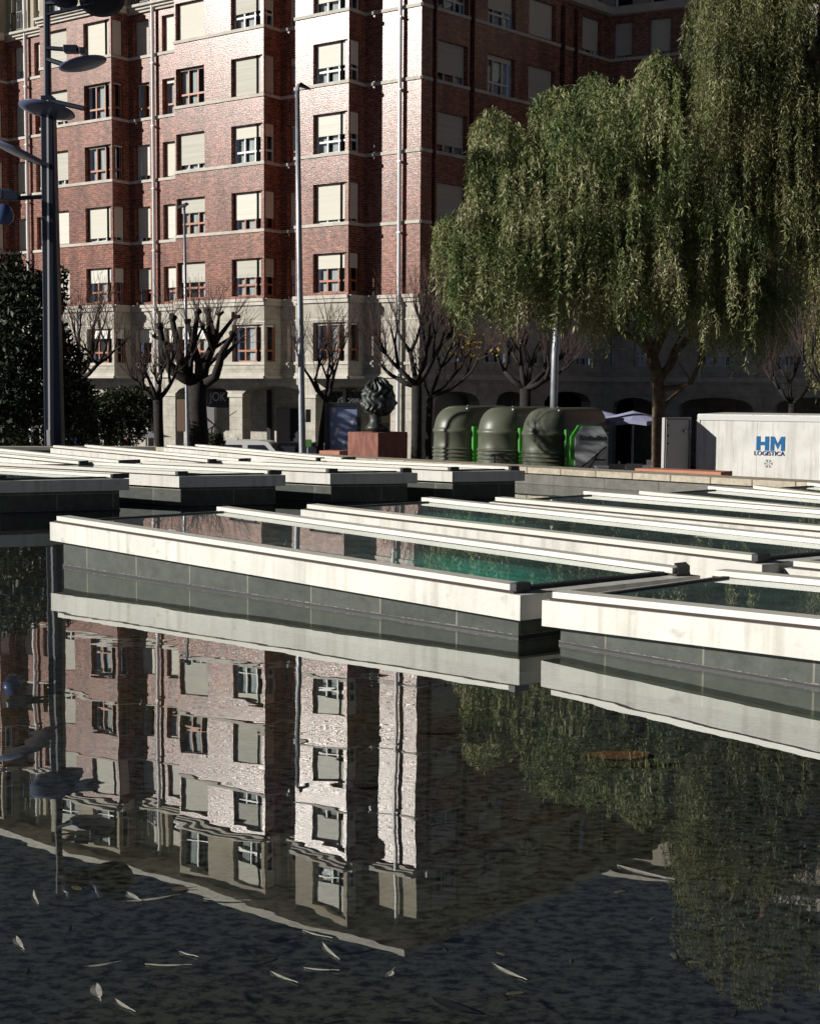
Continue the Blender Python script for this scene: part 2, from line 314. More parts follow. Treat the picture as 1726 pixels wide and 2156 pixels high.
# plaza strip behind the rim
def strip(name, A, B, nn, w0, w1, z0, z1, m, uvs=True, parent=None):
    b = MB(); L = (B - A).length
    P = lambda p, w_, z: (p.x + nn.x * w_, p.y + nn.y * w_, z)
    a0, b0, a1, b1 = P(A, w0, z0), P(B, w0, z0), P(A, w0, z1), P(B, w0, z1)
    c0, e0, c1, e1 = P(A, w1, z0), P(B, w1, z0), P(A, w1, z1), P(B, w1, z1)
    b.face([a0, b0, b1, a1], [(0, z0), (L, z0), (L, z1), (0, z1)]); b.face([a1, b1, e1, c1], [(0, .02), (L, .02), (L, .02 + w1 - w0), (0, .02 + w1 - w0)])
    b.face([e0, c0, c1, e1], [(0, z0), (L, z0), (L, z1), (0, z1)]); b.face([b0, e0, e1, b1], [(0, 0), (1, 0), (1, 1), (0, 1)]); b.face([c0, a0, a1, c1], [(0, 0), (1, 0), (1, 1), (0, 1)])
    return obj(name, b, m, parent)
rim = thing('pond_wall', RA + n1 * .2 - Vector((0, 0, ZR - ZP)), 'low grey slab wall with pale stone coping along the far edge of the pond', 'wall')
strip('slab_facing', RA, RB2, n1, .03, .42, -.25, ZR - .085, m_wallslate, parent=rim)
strip('coping', RA, RB2, n1, -.02, .5, ZR - .085, ZR, m_coping, parent=rim)
rim0 = thing('pond_wall', RA + n0 * .2 - Vector((0, 0, ZR - ZP)), 'low wall end of the pond behind the far left skylights', 'wall')
A0 = RA + n0 * .01
strip('slab_facing', A0, RL2, n0, .03, .42, -.25, ZR - .06, m_wallslate, parent=rim0)
strip('coping', A0, RL2, n0, -.02, .4, ZR - .06, ZR, m_trim, parent=rim0)
tb = MB(); tb.hexa([(-60, 20, ZG), (60, 12, ZG), (60, 43.5, ZG), (-60, 43.5, ZG)], [(-60, 20, ZT), (60, 12, ZT), (60, 43.5, ZT), (-60, 43.5, ZT)])
tag(obj('raised_pavement', tb, m_paving), kind='structure')
pl = MB(); a, b_, c, d = RA + n1 * .5, RB2 + n1 * .5, RB2 + n1 * 4.5, RA + n1 * 4.5 + d1 * -3
pl.hexa([(p.x, p.y, ZG) for p in (a, b_, c, d)], [(p.x, p.y, ZP) for p in (a, b_, c, d)])
tag(obj('plaza', pl, m_paving), kind='structure')

# ================================================================== BUILDING
CB = at(885, 400, 59.5); CB = Vector((CB.x, CB.y, 0))
AL, AR, AW = R(53.5), R(42.5), R(63)
dL = Vector((-math.sin(AL), math.cos(AL), 0)); dR = Vector((math.sin(AR), math.cos(AR), 0))
Zv = Vector((0, 0, 1))
class Pl:
    def __init__(s, O, U): s.O = O; s.U = U.normalized(); s.N = s.U.cross(Zv)
    def p(s, u, z, d=0): return s.O + s.U * u + Zv * z + s.N * d
    def hit(s, px, py):
        v = ray(px, py); t = (s.O - C0).dot(s.N) / v.dot(s.N); q = C0 + v * t - s.O; return q.dot(s.U), q.z
    def u(s, px, py=380): return s.hit(px, py)[0]
BAY = 1.1
W0 = Pl(CB, -dL); W1 = Pl(CB + W0.N * BAY, -dL); E0 = Pl(CB, dR)
zs = lambda y: W1.hit(700, y)[1]
SILL = [zs(760) + k * (zs(171) - zs(760)) / 4 for k in range(8)]      # sills of storeys 1..8
PIT = SILL[1] - SILL[0]
ZBAY, ZBRK = zs(797), zs(622)
WH = .565 * PIT
ZCOR = SILL[5] + WH + .42
ZTOP = ZCOR + 2.95
UL = W0.u(-330)
bld = thing('apartment_building', CB + Vector((0, 0, ZG)), 'red brick corner apartment block with cream shutters, pale stone lower floors and arcade', 'building')

def panel(mb, P, u0, u1, z0, z1, holes=(), depth=.27, d=0, mi=0, rmi=None, back=None):
    rmi = mi if rmi is None else rmi
    us = sorted({u0, u1, *[h[0] for h in holes], *[h[1] for h in holes]}); zz = sorted({z0, z1, *[h[2] for h in holes], *[h[3] for h in holes]})
    us = [u for u in us if u0 <= u <= u1]; zz = [z for z in zz if z0 <= z <= z1]
    for i in range(len(us) - 1):
        j = 0
        while j < len(zz) - 1:
            cu = (us[i] + us[i + 1]) / 2
            ish = lambda k: any(h[0] < cu < h[1] and h[2] < (zz[k] + zz[k + 1]) / 2 < h[3] for h in holes)
            if ish(j): j += 1; continue
            k = j
            while k + 1 < len(zz) - 1 and not ish(k + 1): k += 1
            a, b, c, e = us[i], us[i + 1], zz[j], zz[k + 1]
            mb.face([P.p(a, c, d), P.p(b, c, d), P.p(b, e, d), P.p(a, e, d)], [(a, c), (b, c), (b, e), (a, e)], mi); j = k + 1
    for h in holes:
        a, b, c, e = h
        if c < z0 or e > z1 + 1e-6: continue
        q = lambda u, z, dd: P.p(u, z, d - dd); D = depth
        mb.face([q(a, c, 0), q(a, c, D), q(a, e, D), q(a, e, 0)], [(0, c), (D, c), (D, e), (0, e)], rmi)
        mb.face([q(b, c, D), q(b, c, 0), q(b, e, 0), q(b, e, D)], [(0, c), (D, c), (D, e), (0, e)], rmi)
        mb.face([q(a, c, 0), q(b, c, 0), q(b, c, D), q(a, c, D)], [(a, 0), (b, 0), (b, D), (a, D)], rmi)
        mb.face([q(a, e, D), q(b, e, D), q(b, e, 0), q(a, e, 0)], [(a, 0), (b, 0), (b, D), (a, D)], rmi)
        D2 = D + .25
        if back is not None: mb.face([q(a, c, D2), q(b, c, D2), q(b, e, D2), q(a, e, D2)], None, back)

def bx(mb, P, u0, u1, z0, z1, d0, d1, mi=0):
    b = [P.p(u0, z0, d1), P.p(u1, z0, d1), P.p(u1, z0, d0), P.p(u0, z0, d0)]
    t = [P.p(u0, z1, d1), P.p(u1, z1, d1), P.p(u1, z1, d0), P.p(u0, z1, d0)]
    mb.hexa(b, t, mi)

WIN = [0]
def window(root, P, u0, u1, z0, z1, d, shade=.6, frame=None, n=3, corner=None, curtain=True, shutter=None, pane=True):
    """frame + shutter + pane + curtain set into a hole; corner=(Plane, c0, c1) adds the return leg"""
    fm = frame or m_alu; WIN[0] += 1; t = .06
    fr = MB(); legs = [(P, u0, u1, n)] + ([(corner[0], corner[1], corner[2], 1)] if corner else [])
    for (Q, a, b, k) in legs:
        D0, D1 = (d - .30, d - .23) if Q is P else (-.14, -.08)
        bx(fr, Q, a, b, z0, z0 + t, D0, D1); bx(fr, Q, a, b, z1 - t, z1, D0, D1)
        bx(fr, Q, a, a + t, z0 + t, z1 - t, D0, D1); bx(fr, Q, b - t * (1.6 if corner else 1), b, z0 + t, z1 - t, D0, D1)
        w_ = (b - a) / k; zt = z0 + (z1 - z0) * .3
        for i in range(1, k): bx(fr, Q, a + i * w_ - t * .55, a + i * w_ + t * .55, z0 + t, z1 - t, D0, D1 + .012)
        bx(fr, Q, a + t, b - t, zt - t * .7, zt + t * .7, D0, D1 + .02)
    o = obj('window', fr, fm, root)
    sm = shutter or random.choice([m_shade, m_shade, m_shade2, m_shade3])
    if shade > .03:
        s_ = MB()
        for (Q, a, b, k) in legs:
            zb = z1 - .03 - (z1 - z0 - .06) * shade
            e_ = 0 if Q is P else .16; bx(s_, Q, a + .07 - e_ * .3, b - .06, zb, z1 - .03, d - .215 + e_, d - .185 + e_)
        obj('shutter', s_, sm, o)
    if shade < .97 and pane:
        p_ = MB(); c_ = MB()
        for (Q, a, b, k) in legs:
            e2 = .27 if Q is P else .12
            p_.face([Q.p(a, z0, d - e2), Q.p(b, z0, d - e2), Q.p(b, z1, d - e2), Q.p(a, z1, d - e2)])
            if curtain:
                w_ = (b - a) / k
                for i in range(k):
                    f0, f1 = random.uniform(.1, .3), random.uniform(.75, .95)
                    if random.random() < .16 and k > 1: continue
                    c_.face([Q.p(a + (i + f0) * w_, z0 + .05, d - .36), Q.p(a + (i + f1) * w_, z0 + .05, d - .36), Q.p(a + (i + f1) * w_, z1, d - .36), Q.p(a + (i + f0) * w_, z1, d - .36)])
        obj('pane', p_, m_pane, o)
        if c_.v: obj('curtain', c_, m_curtain, o)
    return o

wall = MB(); trim = MB()        # wall: 0 brick 1 stone 2 render 3 dark room
def skin(P, u0, u1, zlo, holes):
    """brick middle, stone base, rendered top storey; holes = (u0,u1) columns"""
    hs = [(a, b, SILL[k], SILL[k] + WH) for (a, b) in holes for k in range(6)]
    panel(wall, P, u0, u1, zlo, ZBRK, [h for h in hs if h[3] < ZBRK], mi=1, back=3)
    panel(wall, P, u0, u1, ZBRK, ZCOR, [h for h in hs if h[2] > ZBRK - .2], mi=0, back=3)
    panel(wall, P, u0, u1, ZCOR, ZTOP, [(a, b, ZCOR + .35, ZCOR + 2.45) for (a, b) in holes], mi=2, back=3)
def belts(P, u0, u1, e0=0, e1=0):
    for k in range(2, 6): bx(trim, P, u0 - e0, u1 + e1, SILL[k] - .14, SILL[k] - .01, 0.0, .05)
    bx(trim, P, u0 - e0, u1 + e1, ZBRK - .28, ZBRK - .12, 0, .09); bx(trim, P, u0 - e0, u1 + e1, ZBRK - .12, ZBRK + .02, 0, .15)
    bx(trim, P, u0 - e0, u1 + e1, SILL[0] - .14, SILL[0] - .02, 0, .06)
    bx(trim, P, u0 - e0, u1 + e1, SILL[0] + WH + .08, SILL[0] + WH + .14, 0, .03)
    for i, (h, o) in enumerate([(0, .12), (.12, .22), (.24, .34)]): bx(trim, P, u0 - e0, u1 + e1, ZCOR - .1 + h, ZCOR - .1 + h + .118, 0, o)
def base_mould(P, u0, u1, e1=0):
    bx(trim, P, u0, u1 + e1, ZBAY, ZBAY + .12, 0, .12); bx(trim, P, u0, u1 + e1, ZBAY + .12, ZBAY + .24, 0, .06)

# bays: (left px, right px, front holes px, has corner window)
uw, u1_ = W0.u, W1.u
bays = [(-150, -18, [(-62, -20)]), (88, 236.5, [(100, 144), (179, 236)]), (369, 555.5, [(370.5, 431), (487, 554)]), (622, 733.5, [(659, 732)])]
shades = { # per bay, per hole, per storey 1..6  (fraction, frame 0 white/1 wood/-)
 (1, 0): [(.3, 1), (.98, 0), (.98, 0), (.86, 0), (.9, 0), (.97, 0)],
 (1, 1): [(.28, 1), (.42, 1), (.9, 0), (.04, 1), (.04, 1), (1, 0)],
 (2, 0): [(.35, 1), (.55, 1), (.4, 1), (.86, 0), (.04, 1), (.98, 0)],
 (2, 1): [(.05, 1), (.5, 1), (.72, 1), (.33, 0), (.98, 0), (.6, 0)],
 (3, 0): [(.05, 1), (.38, 1), (.93, 0), (.55, 0), (.6, 0), (.75, 0)],
 (0, 0): [(.5, 1), (.6, 0), (.9, 0), (.8, 0), (.9, 0), (.6, 0)],
}
for bi, (pl_, pr_, hp) in enumerate(bays):
    a, b = u1_(pl_), u1_(pr_)
    cols = [(u1_(x0), u1_(x1) - (.0 if x1 > pr_ - 4 else 0)) for x0, x1 in hp]
    cols = [(c0 if c0 > a + .07 else a + .08, min(c1, b - .07)) for c0, c1 in cols]
    skin(W1, a, b, ZBAY, cols); belts(W1, a, b, .05, .05); base_mould(W1, a, b, .05)
    RT = Pl(W1.p(b, 0), -W0.N); LT = Pl(W0.p(a, 0), W0.N)
    skin(RT, 0, BAY, ZBAY, [(.1, .72)]); skin(LT, 0, BAY, ZBAY, [])
    for k in range(2, 6): bx(trim, RT, 0, BAY - .0, SILL[k] - .138, SILL[k] - .012, 0, .05)
    bx(trim, RT, .0, BAY, ZBRK - .28, ZBRK - .12, 0, .09); bx(trim, RT, .0, BAY, ZBRK - .12, ZBRK + .02, 0, .15); bx(trim, RT, 0, BAY, ZBAY, ZBAY + .12, 0, .12)
    bx(trim, RT, 0, BAY - .35, ZCOR - .1, ZCOR + .25, 0, .3)
    wall.face([W1.p(a, ZBAY), W0.p(a, ZBAY), W0.p(b, ZBAY), W1.p(b, ZBAY)], None, 1)
    for hi, (c0, c1) in enumerate(cols):
        last = hi == len(cols) - 1
        for k in range(6):
            f, fm = shades[(bi, hi)][k]
            window(bld, W1, c0, c1, SILL[k], SILL[k] + WH, 0, f, m_wood if fm else m_alu, 3 if c1 - c0 > 1.1 else 2, corner=(RT, .1, .72) if last else None, shutter=m_shadew if k == 0 else None)
        window(bld, W1, c0, c1, ZCOR + .35, ZCOR + 2.45, 0, .5 if (bi + hi) % 2 else .02, m_alu, 2, corner=(RT, .1, .72) if last else None)
# recessed wall pieces between bays
nar = {0: [(31, 59), (76, 91)], 1: [(283, 316), (343, 369)], 2: [(605, 623)], 3: []}
nsh = {(0, 0): [.3, .7, .95, .93, .95, .75], (0, 1): [.5, .5, .8, .9, .3, .8], (1, 0): [.4, .62, .9, .88, .05, .98], (1, 1): [.4, .6, .97, .97, .1, .98], (2, 0): [.3, .45, .8, .05, .2, .8]}
edges = [(u1_(p0), u1_(p1)) for p0, p1, _ in bays]
rec = [(edges[0][1], edges[1][0]), (edges[1][1], edges[2][0]), (edges[2][1], edges[3][0]), (edges[3][1], 0.0)]
for ri, (a, b) in enumerate(rec):
    cols = []
    for x0, x1 in nar[ri]:
        c0, c1 = uw(x0), uw(x1)
        c1 = min(c1 + (.35 if x1 in (91, 369, 623) else 0), b - .05); c0 = max(c0, a + .1); cols.append((c0, c1))
    skin(W0, a, b, ZBAY - .02, cols); belts(W0, a, b)
    bx(trim, W0, a, b, ZBAY + .05, ZBAY + .2, 0, .1)
    for hi, (c0, c1) in enumerate(cols):
        for k in range(6):
            f = nsh[(ri, hi)][k]; window(bld, W0, c0, c1, SILL[k], SILL[k] + WH, 0, f, m_wood if f < .7 else m_alu, 2 if c1 - c0 > .8 else 1, shutter=m_shadew if k == 0 else None)
        window(bld, W0, c0, c1, ZCOR + .35, ZCOR + 2.45, 0, .6, m_alu, 1)
skin(W0, UL, edges[0][0], ZBAY, [])
# downpipes
for x in (63, 329, 846):
    pm = MB(); u = uw(x); pm.tube([W0.p(u, ZG + .1, .17), W0.p(u, ZTOP - .2, .17)], .085, 8)
    for k in range(7): bx(pm, W0, u - .1, u + .1, ZG + 1.5 + k * PIT, ZG + 1.56 + k * PIT, 0, .26)
    obj('downpipe', pm, m_pipe, bld, smooth=False)
# french balcony rails on the top storey
for ri, cols in ((0, [(31, 59)]), (1, [(283, 316)])):
    for x0, x1 in cols:
        rb = MB(); a, b = uw(x0) - .05, uw(x1) + .05
        bx(rb, W0, a, b, ZCOR + 1.25, ZCOR + 1.3, .02, .06); bx(rb, W0, a, b, ZCOR + .4, ZCOR + .44, .02, .06)
        for i in range(10): bx(rb, W0, a + (b - a) * i / 9 - .012, a + (b - a) * i / 9 + .012, ZCOR + .44, ZCOR + 1.25, .03, .05)
        obj('balcony_rail', rb, m_black, bld)

UE = E0.u(1280, 300)
# arcades
def arcade(P, u0, u1, z1, arches, thick=.55, mi=1, back=-4.5):
    edges_ = [u0]
    for (a, b, zsp, zt) in arches: edges_ += [a, b]
    edges_.append(u1)
    for i in range(0, len(edges_), 2):
        a, b = edges_[i], edges_[i + 1]
        if b - a > .01:
            wall.face([P.p(a, ZG), P.p(b, ZG), P.p(b, z1), P.p(a, z1)], [(a, ZG), (b, ZG), (b, z1), (a, z1)], mi)
            wall.face([P.p(b, ZG, -thick), P.p(a, ZG, -thick), P.p(a, z1, -thick), P.p(b, z1, -thick)], None, mi)
    for (a, b, zsp, zt) in arches:
        N = 14; c = lambda t: zsp + (zt - zsp) * math.sqrt(max(0, 1 - (2 * t - 1) ** 2)) 
        for k in range(N):
            t0, t1 = k / N, (k + 1) / N; ua, ub = a + (b - a) * t0, a + (b - a) * t1
            wall.face([P.p(ua, c(t0)), P.p(ub, c(t1)), P.p(ub, z1), P.p(ua, z1)], [(ua, c(t0)), (ub, c(t1)), (ub, z1), (ua, z1)], mi)
            wall.face([P.p(ua, c(t0), -thick), P.p(ub, c(t1), -thick), P.p(ub, c(t1)), P.p(ua, c(t0))], None, mi)
        for (u, s_) in ((a, 1), (b, -1)):
            wall.face([P.p(u, ZG, 0 if s_ > 0 else -thick), P.p(u, ZG, -thick if s_ > 0 else 0), P.p(u, zsp, -thick if s_ > 0 else 0), P.p(u, zsp, 0 if s_ > 0 else -thick)], [(0, ZG), (thick, ZG), (thick, zsp), (0, zsp)], mi)
    wall.face([P.p(u0, ZG, back), P.p(u1, ZG, back), P.p(u1, z1, back), P.p(u0, z1, back)], [(u0, ZG), (u1, ZG), (u1, z1), (u0, z1)], 1)
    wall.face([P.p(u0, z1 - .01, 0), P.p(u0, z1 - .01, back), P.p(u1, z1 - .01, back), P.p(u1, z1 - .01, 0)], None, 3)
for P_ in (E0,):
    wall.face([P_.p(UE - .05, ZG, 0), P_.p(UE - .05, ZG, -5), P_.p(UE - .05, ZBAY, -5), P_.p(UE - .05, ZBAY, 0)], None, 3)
wall.face([W0.p(-.6, ZG, -.6), W0.p(-.6, ZG, -4.5), W0.p(-.6, ZBAY, -4.5), W0.p(-.6, ZBAY, -.6)], None, 1)  # unseen cross wall added to keep the sun out of the east arcade
zt_, zsp_ = W0.hit(560, 812)[1], W0.hit(560, 831)[1]
piers = [(-40, -18), (82, 102), (201, 219), (343, 369), (483, 510), (637, 664)]
ar = []
for i in range(len(piers) - 1): ar.append((uw(piers[i][1], 850), uw(piers[i + 1][0], 850), zsp_, zt_))
ar.append((uw(664, 850), uw(822, 850), zsp_, zt_))
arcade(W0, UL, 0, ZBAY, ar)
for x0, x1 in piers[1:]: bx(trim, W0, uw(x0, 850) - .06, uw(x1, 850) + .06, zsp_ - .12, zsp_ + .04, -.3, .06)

# east wall (in shade)
ecols = [(920, 983), (1024, 1082), (1110, 1166), (1222, 1262)]
eh = [(E0.u(a, 300), E0.u(b, 300)) for a, b in ecols]
slots = [(E0.u(909, 300), E0.u(917, 300)), (E0.u(987, 300), E0.u(997, 300)), (E0.u(1176, 300), E0.u(1186, 300)), (E0.u(1204, 300), E0.u(1213, 300))]
hs = [(a, b, SILL[k], SILL[k] + WH) for a, b in eh for k in range(6)]
panel(wall, E0, 0, UE, ZBAY, ZBRK, [h for h in hs if h[3] < ZBRK], mi=1, back=3)
panel(wall, E0, 0, UE, ZBRK, ZCOR, [h for h in hs if h[2] > ZBRK - .2] + [(a, b, ZBRK + .3, ZCOR - .3) for a, b in slots], mi=0, back=3)
panel(wall, E0, 0, UE, ZCOR, ZTOP, [(a, b, ZCOR + .35, ZCOR + 2.45) for a, b in eh], mi=2, back=3)
esh = [[.9, .35, .85, .82, .8, .6], [.7, .6, .9, .7, .12, .6], [.8, .9, .7, .5, .95, .95], [.8, .9, .9, .7, .4, .9]]
for ci, (a, b) in enumerate(eh):
    for k in range(6): window(bld, E0, a, b, SILL[k], SILL[k] + WH, 0, esh[ci][k], m_alu, 3 if b - a > 1.2 else 2)
    if ci < 3: window(bld, E0, a, b, ZCOR + .35, ZCOR + 2.45, 0, .5, m_alu, 2)
sx = [0] + [v for s in slots for v in s] + [UE]
for i in range(0, len(sx), 2): 
    for k in range(2, 6): bx(trim, E0, sx[i], sx[i + 1], SILL[k] - .14, SILL[k] - .01, 0, .05)
bx(trim, E0, 0.16, UE, ZBRK - .12, ZBRK + .02, 0, .15); bx(trim, E0, .36, UE, ZCOR - .1, ZCOR + .25, 0, .34)
bx(trim, E0, 0.12, UE, ZBAY + .0, ZBAY + .22, 0, .2)
ea = [(E0.u(a, 850), E0.u(b, 850), E0.hit((a + b) / 2, 846)[1], E0.hit((a + b) / 2, 824)[1]) for a, b in [(915, 1009), (1045, 1104), (1146, 1243)]]
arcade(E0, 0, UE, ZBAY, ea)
obj('wall', wall, [m_brick, m_stone, m_render, m_room], bld); obj('stone_trim', trim, m_trim, bld)
# roof with overhanging eaves
rf = MB(); back = 14
P4 = W0.p(UL, 0, 1.7), CB + W0.N * 1.7 + E0.N * .75, CB + E0.U * (UE + .0) + E0.N * .75, CB + E0.U * (UE + 3) - E0.N * back, W0.p(UL, 0, -back)
rf.hexa([(p.x, p.y, ZTOP) for p in P4], [(p.x, p.y, ZTOP + .3) for p in P4])
cen = sum((Vector(p) for p in P4), Vector()) / 5
rf.hexa([(cen.x + (p.x - cen.x) * .93, cen.y + (p.y - cen.y) * .93, ZTOP + .3) for p in P4], [(cen.x + (p.x - cen.x) * .5, cen.y + (p.y - cen.y) * .5, ZTOP + 1.3) for p in P4], 1)
obj('roof', rf, [m_trim, m_roof], bld)

# second wing meeting the brick block in an inner corner
wing = thing('apartment_wing', CB + E0.U * UE + Vector((0, 0, ZG)), 'shaded brick wing with stone lower storeys behind the willow on the right', 'building')
Wg = Pl(CB + E0.U * UE, Vector((math.sin(AW + R(90) - 0), math.cos(AW + R(90)), 0)))
Wg = Pl(CB + E0.U * UE, Vector((math.sin(AW), -math.cos(AW), 0)))
wall = MB(); trim = MB()
wc = [(1286, 1324), (1360, 1404), (1471, 1550), (1633, 1711)]
wh = [(Wg.u(a, 400), Wg.u(b, 400)) for a, b in wc] + [(22.5, 24), (26, 28)]
wl = [(Wg.u(a, 760), Wg.u(b, 760)) for a, b in [(1300 - 40, 1297), (1334, 1367), (1471, 1550), (1633, 1711)]]
wl = [(max(a, .3), b) for a, b in wl]
hs = [(a, b, SILL[k], SILL[k] + WH) for a, b in wh for k in range(1, 6)]
h1 = [(a, b, SILL[0], SILL[0] + WH) for a, b in wl]
panel(wall, Wg, 0, 34, ZBAY, ZBRK, h1, mi=1, back=3)
panel(wall, Wg, 0, 34, ZBRK, ZCOR, [h for h in hs if h[2] > ZBRK - .2], mi=0, back=3)
panel(wall, Wg, 0, 34, ZCOR, ZTOP, [(a, b, ZCOR + .35, ZCOR + 2.45) for a, b in wh], mi=2, back=3)
for ci, (a, b) in enumerate(wh):
    for k in range(1, 6): window(wing, Wg, a, b, SILL[k], SILL[k] + WH, 0, .93 if k == 5 else random.choice([.7, .85, .95]), m_alu, 2)
for ci, (a, b) in enumerate(wl): window(wing, Wg, a, b, SILL[0], SILL[0] + WH, 0, [.6, .55, .66, .7][ci], m_alu, 3)
for k in range(2, 6): bx(trim, Wg, 0, 34, SILL[k] - .14, SILL[k] - .01, 0, .05)
bx(trim, Wg, 0, 34, ZBRK - .12, ZBRK + .02, 0, .15); bx(trim, Wg, 0, 34, ZCOR - .12, ZCOR + .25, 0, .34); bx(trim, Wg, 0, 34, ZBAY, ZBAY + .22, 0, .2)
wa = [(Wg.u(a, 850), Wg.u(b, 850), Wg.hit((a + b) / 2, 856)[1], Wg.hit((a + b) / 2, 837)[1]) for a, b in [(1290, 1376), (1430, 1585), (1630, 1790)]]
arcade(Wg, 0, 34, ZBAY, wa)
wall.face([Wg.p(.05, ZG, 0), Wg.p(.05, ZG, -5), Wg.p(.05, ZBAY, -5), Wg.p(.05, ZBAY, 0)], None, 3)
obj('wall', wall, [m_brick, m_stone, m_render, m_room], wing); obj('stone_trim', trim, m_trim, wing)
rf = MB(); P4 = Wg.p(0, 0, .75), Wg.p(34, 0, .75), Wg.p(34, 0, -14), Wg.p(0, 0, -14)
rf.hexa([(p.x, p.y, ZTOP) for p in P4], [(p.x, p.y, ZTOP + .3) for p in P4]); obj('roof', rf, m_trim, wing)
pm = MB(); u = Wg.u(1500 - 8, 60); pm.tube([Wg.p(u, ZBAY, .14), Wg.p(u, ZTOP - .1, .14)], .07, 8); obj('downpipe', pm, m_pipe, wing)

# shop door and sign under the arcade
def text(name, body, size, P, u, z, d, m, parent=None, ext=.01, bold=0):
    cu = bpy.data.curves.new(name, 'FONT'); cu.body = body; cu.size = size; cu.extrude = ext; cu.offset = bold; cu.align_x = 'CENTER'; cu.align_y = 'CENTER'
    to = bpy.data.objects.new('tmp', cu); COL.objects.link(to); dg = bpy.context.evaluated_depsgraph_get(); dg.update()
    me = bpy.data.meshes.new_from_object(to.evaluated_get(dg)); bpy.data.objects.remove(to)
    o_ = off_of(parent); mt = Matrix((P.U, Zv, P.N)).transposed().to_4x4(); mt.translation = P.p(u, z, d) - o_
    me.transform(mt); me.materials.clear(); me.materials.append(m); me.name = name
    o = bpy.data.objects.new(name, me); COL.objects.link(o); o.parent = parent; return o
B0 = Pl(W0.p(0, 0, -4.4), W0.U)
dm = MB(); da, db = B0.u(584, 900), B0.u(657, 900); bx(dm, B0, da, db, ZG, B0.hit(620, 860)[1], -.05, .03); obj('doorway', dm, m_room, bld)
dm = MB(); bx(dm, B0, da, B0.u(612, 900), ZG, B0.hit(620, 860)[1], .03, .07); obj('door', dm, mat('door_panel', (.2, .17, .16), .6), bld)
dm = MB(); bx(dm, B0, B0.u(563, 900), B0.u(571, 900), ZG, ZBAY - .5, .0, .05); obj('glass_strip', dm, m_room, bld)
F0 = Pl(W0.p(0, 0, -2.0), W0.U)
sg = thing('shop_sign', F0.p(F0.u(458, 838), F0.hit(458, 855)[1]), 'dark shop sign with pale letters JOK under the arcade left of the pale pier', 'sign')
dm = MB(); bx(dm, F0, F0.u(436, 838), F0.u(482, 838), F0.hit(458, 858)[1], F0.hit(458, 818)[1], -.05, .03); obj('board', dm, m_shopsign, sg)
text('lettering', 'JOK', .62, F0, F0.u(460, 838), F0.hit(460, 836)[1], .05, mat('sign_grey', (.6, .58, .6), .5), sg)
S2 = Pl(W0.p(0, 0, -.7), W0.U)
sg = thing('scroll_sign', S2.p(S2.u(728, 838), S2.hit(728, 850)[1]), 'dark metal scrollwork sign filling the arch above the blue poster', 'sign')
dm = MB()
for i in range(26):
    a0 = S2.u(696 + 62 * i / 26, 838); z0 = S2.hit(728, 838)[1]; r = random.uniform(.12, .3); ph = random.uniform(0, 6)
    dm.tube([S2.p(a0 + r * math.cos(ph + t), z0 + random.uniform(-.1, .1) * 0 + r * .8 * math.sin(ph + t) + .25 * math.sin(i), random.uniform(0, .05)) for t in np.linspace(0, 4, 8)], .03, 4)
obj('scrolls', dm, mat('wrought_metal', (.12, .12, .13), .5, metal=.5), sg)
dm = MB(); bx(dm, S2, S2.u(690, 838), S2.u(766, 838), S2.hit(728, 856)[1], S2.hit(728, 824)[1], -.1, -.02); obj('backing', dm, m_black, sg)

# ================================================================== SKYLIGHTS IN THE POND
m_sky_glass = glass_mat('skylight_glass', (.42, .6, .55), .012, 1.7, .5)[0]
def dusty(m):
    n = m.node_tree.nodes; l = m.node_tree.links; out = n['Material Output']; src = out.inputs[0].links[0].from_socket
    d = n.new('ShaderNodeBsdfDiffuse'); tc = n.new('ShaderNodeTexCoord'); t = n.new('ShaderNodeTexNoise'); t.inputs['Scale'].default_value = 4; t.inputs['Detail'].default_value = 6; l.new(tc.outputs['Object'], t.inputs[0])
    d.inputs[0].default_value = (.22, .32, .32, 1); f = n.new('ShaderNodeMath'); f.operation = 'MULTIPLY'; f.inputs[1].default_value = .34; l.new(t.outputs[0], f.inputs[0])
    x = n.new('ShaderNodeMixShader'); l.new(f.outputs[0], x.inputs[0]); l.new(src, x.inputs[1]); l.new(d.outputs[0], x.inputs[2]); l.new(x.outputs[0], out.inputs[0])
dusty(m_sky_glass)
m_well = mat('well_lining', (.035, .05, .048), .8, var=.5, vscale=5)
def lerp(a, b, t): return a + (b - a) * t
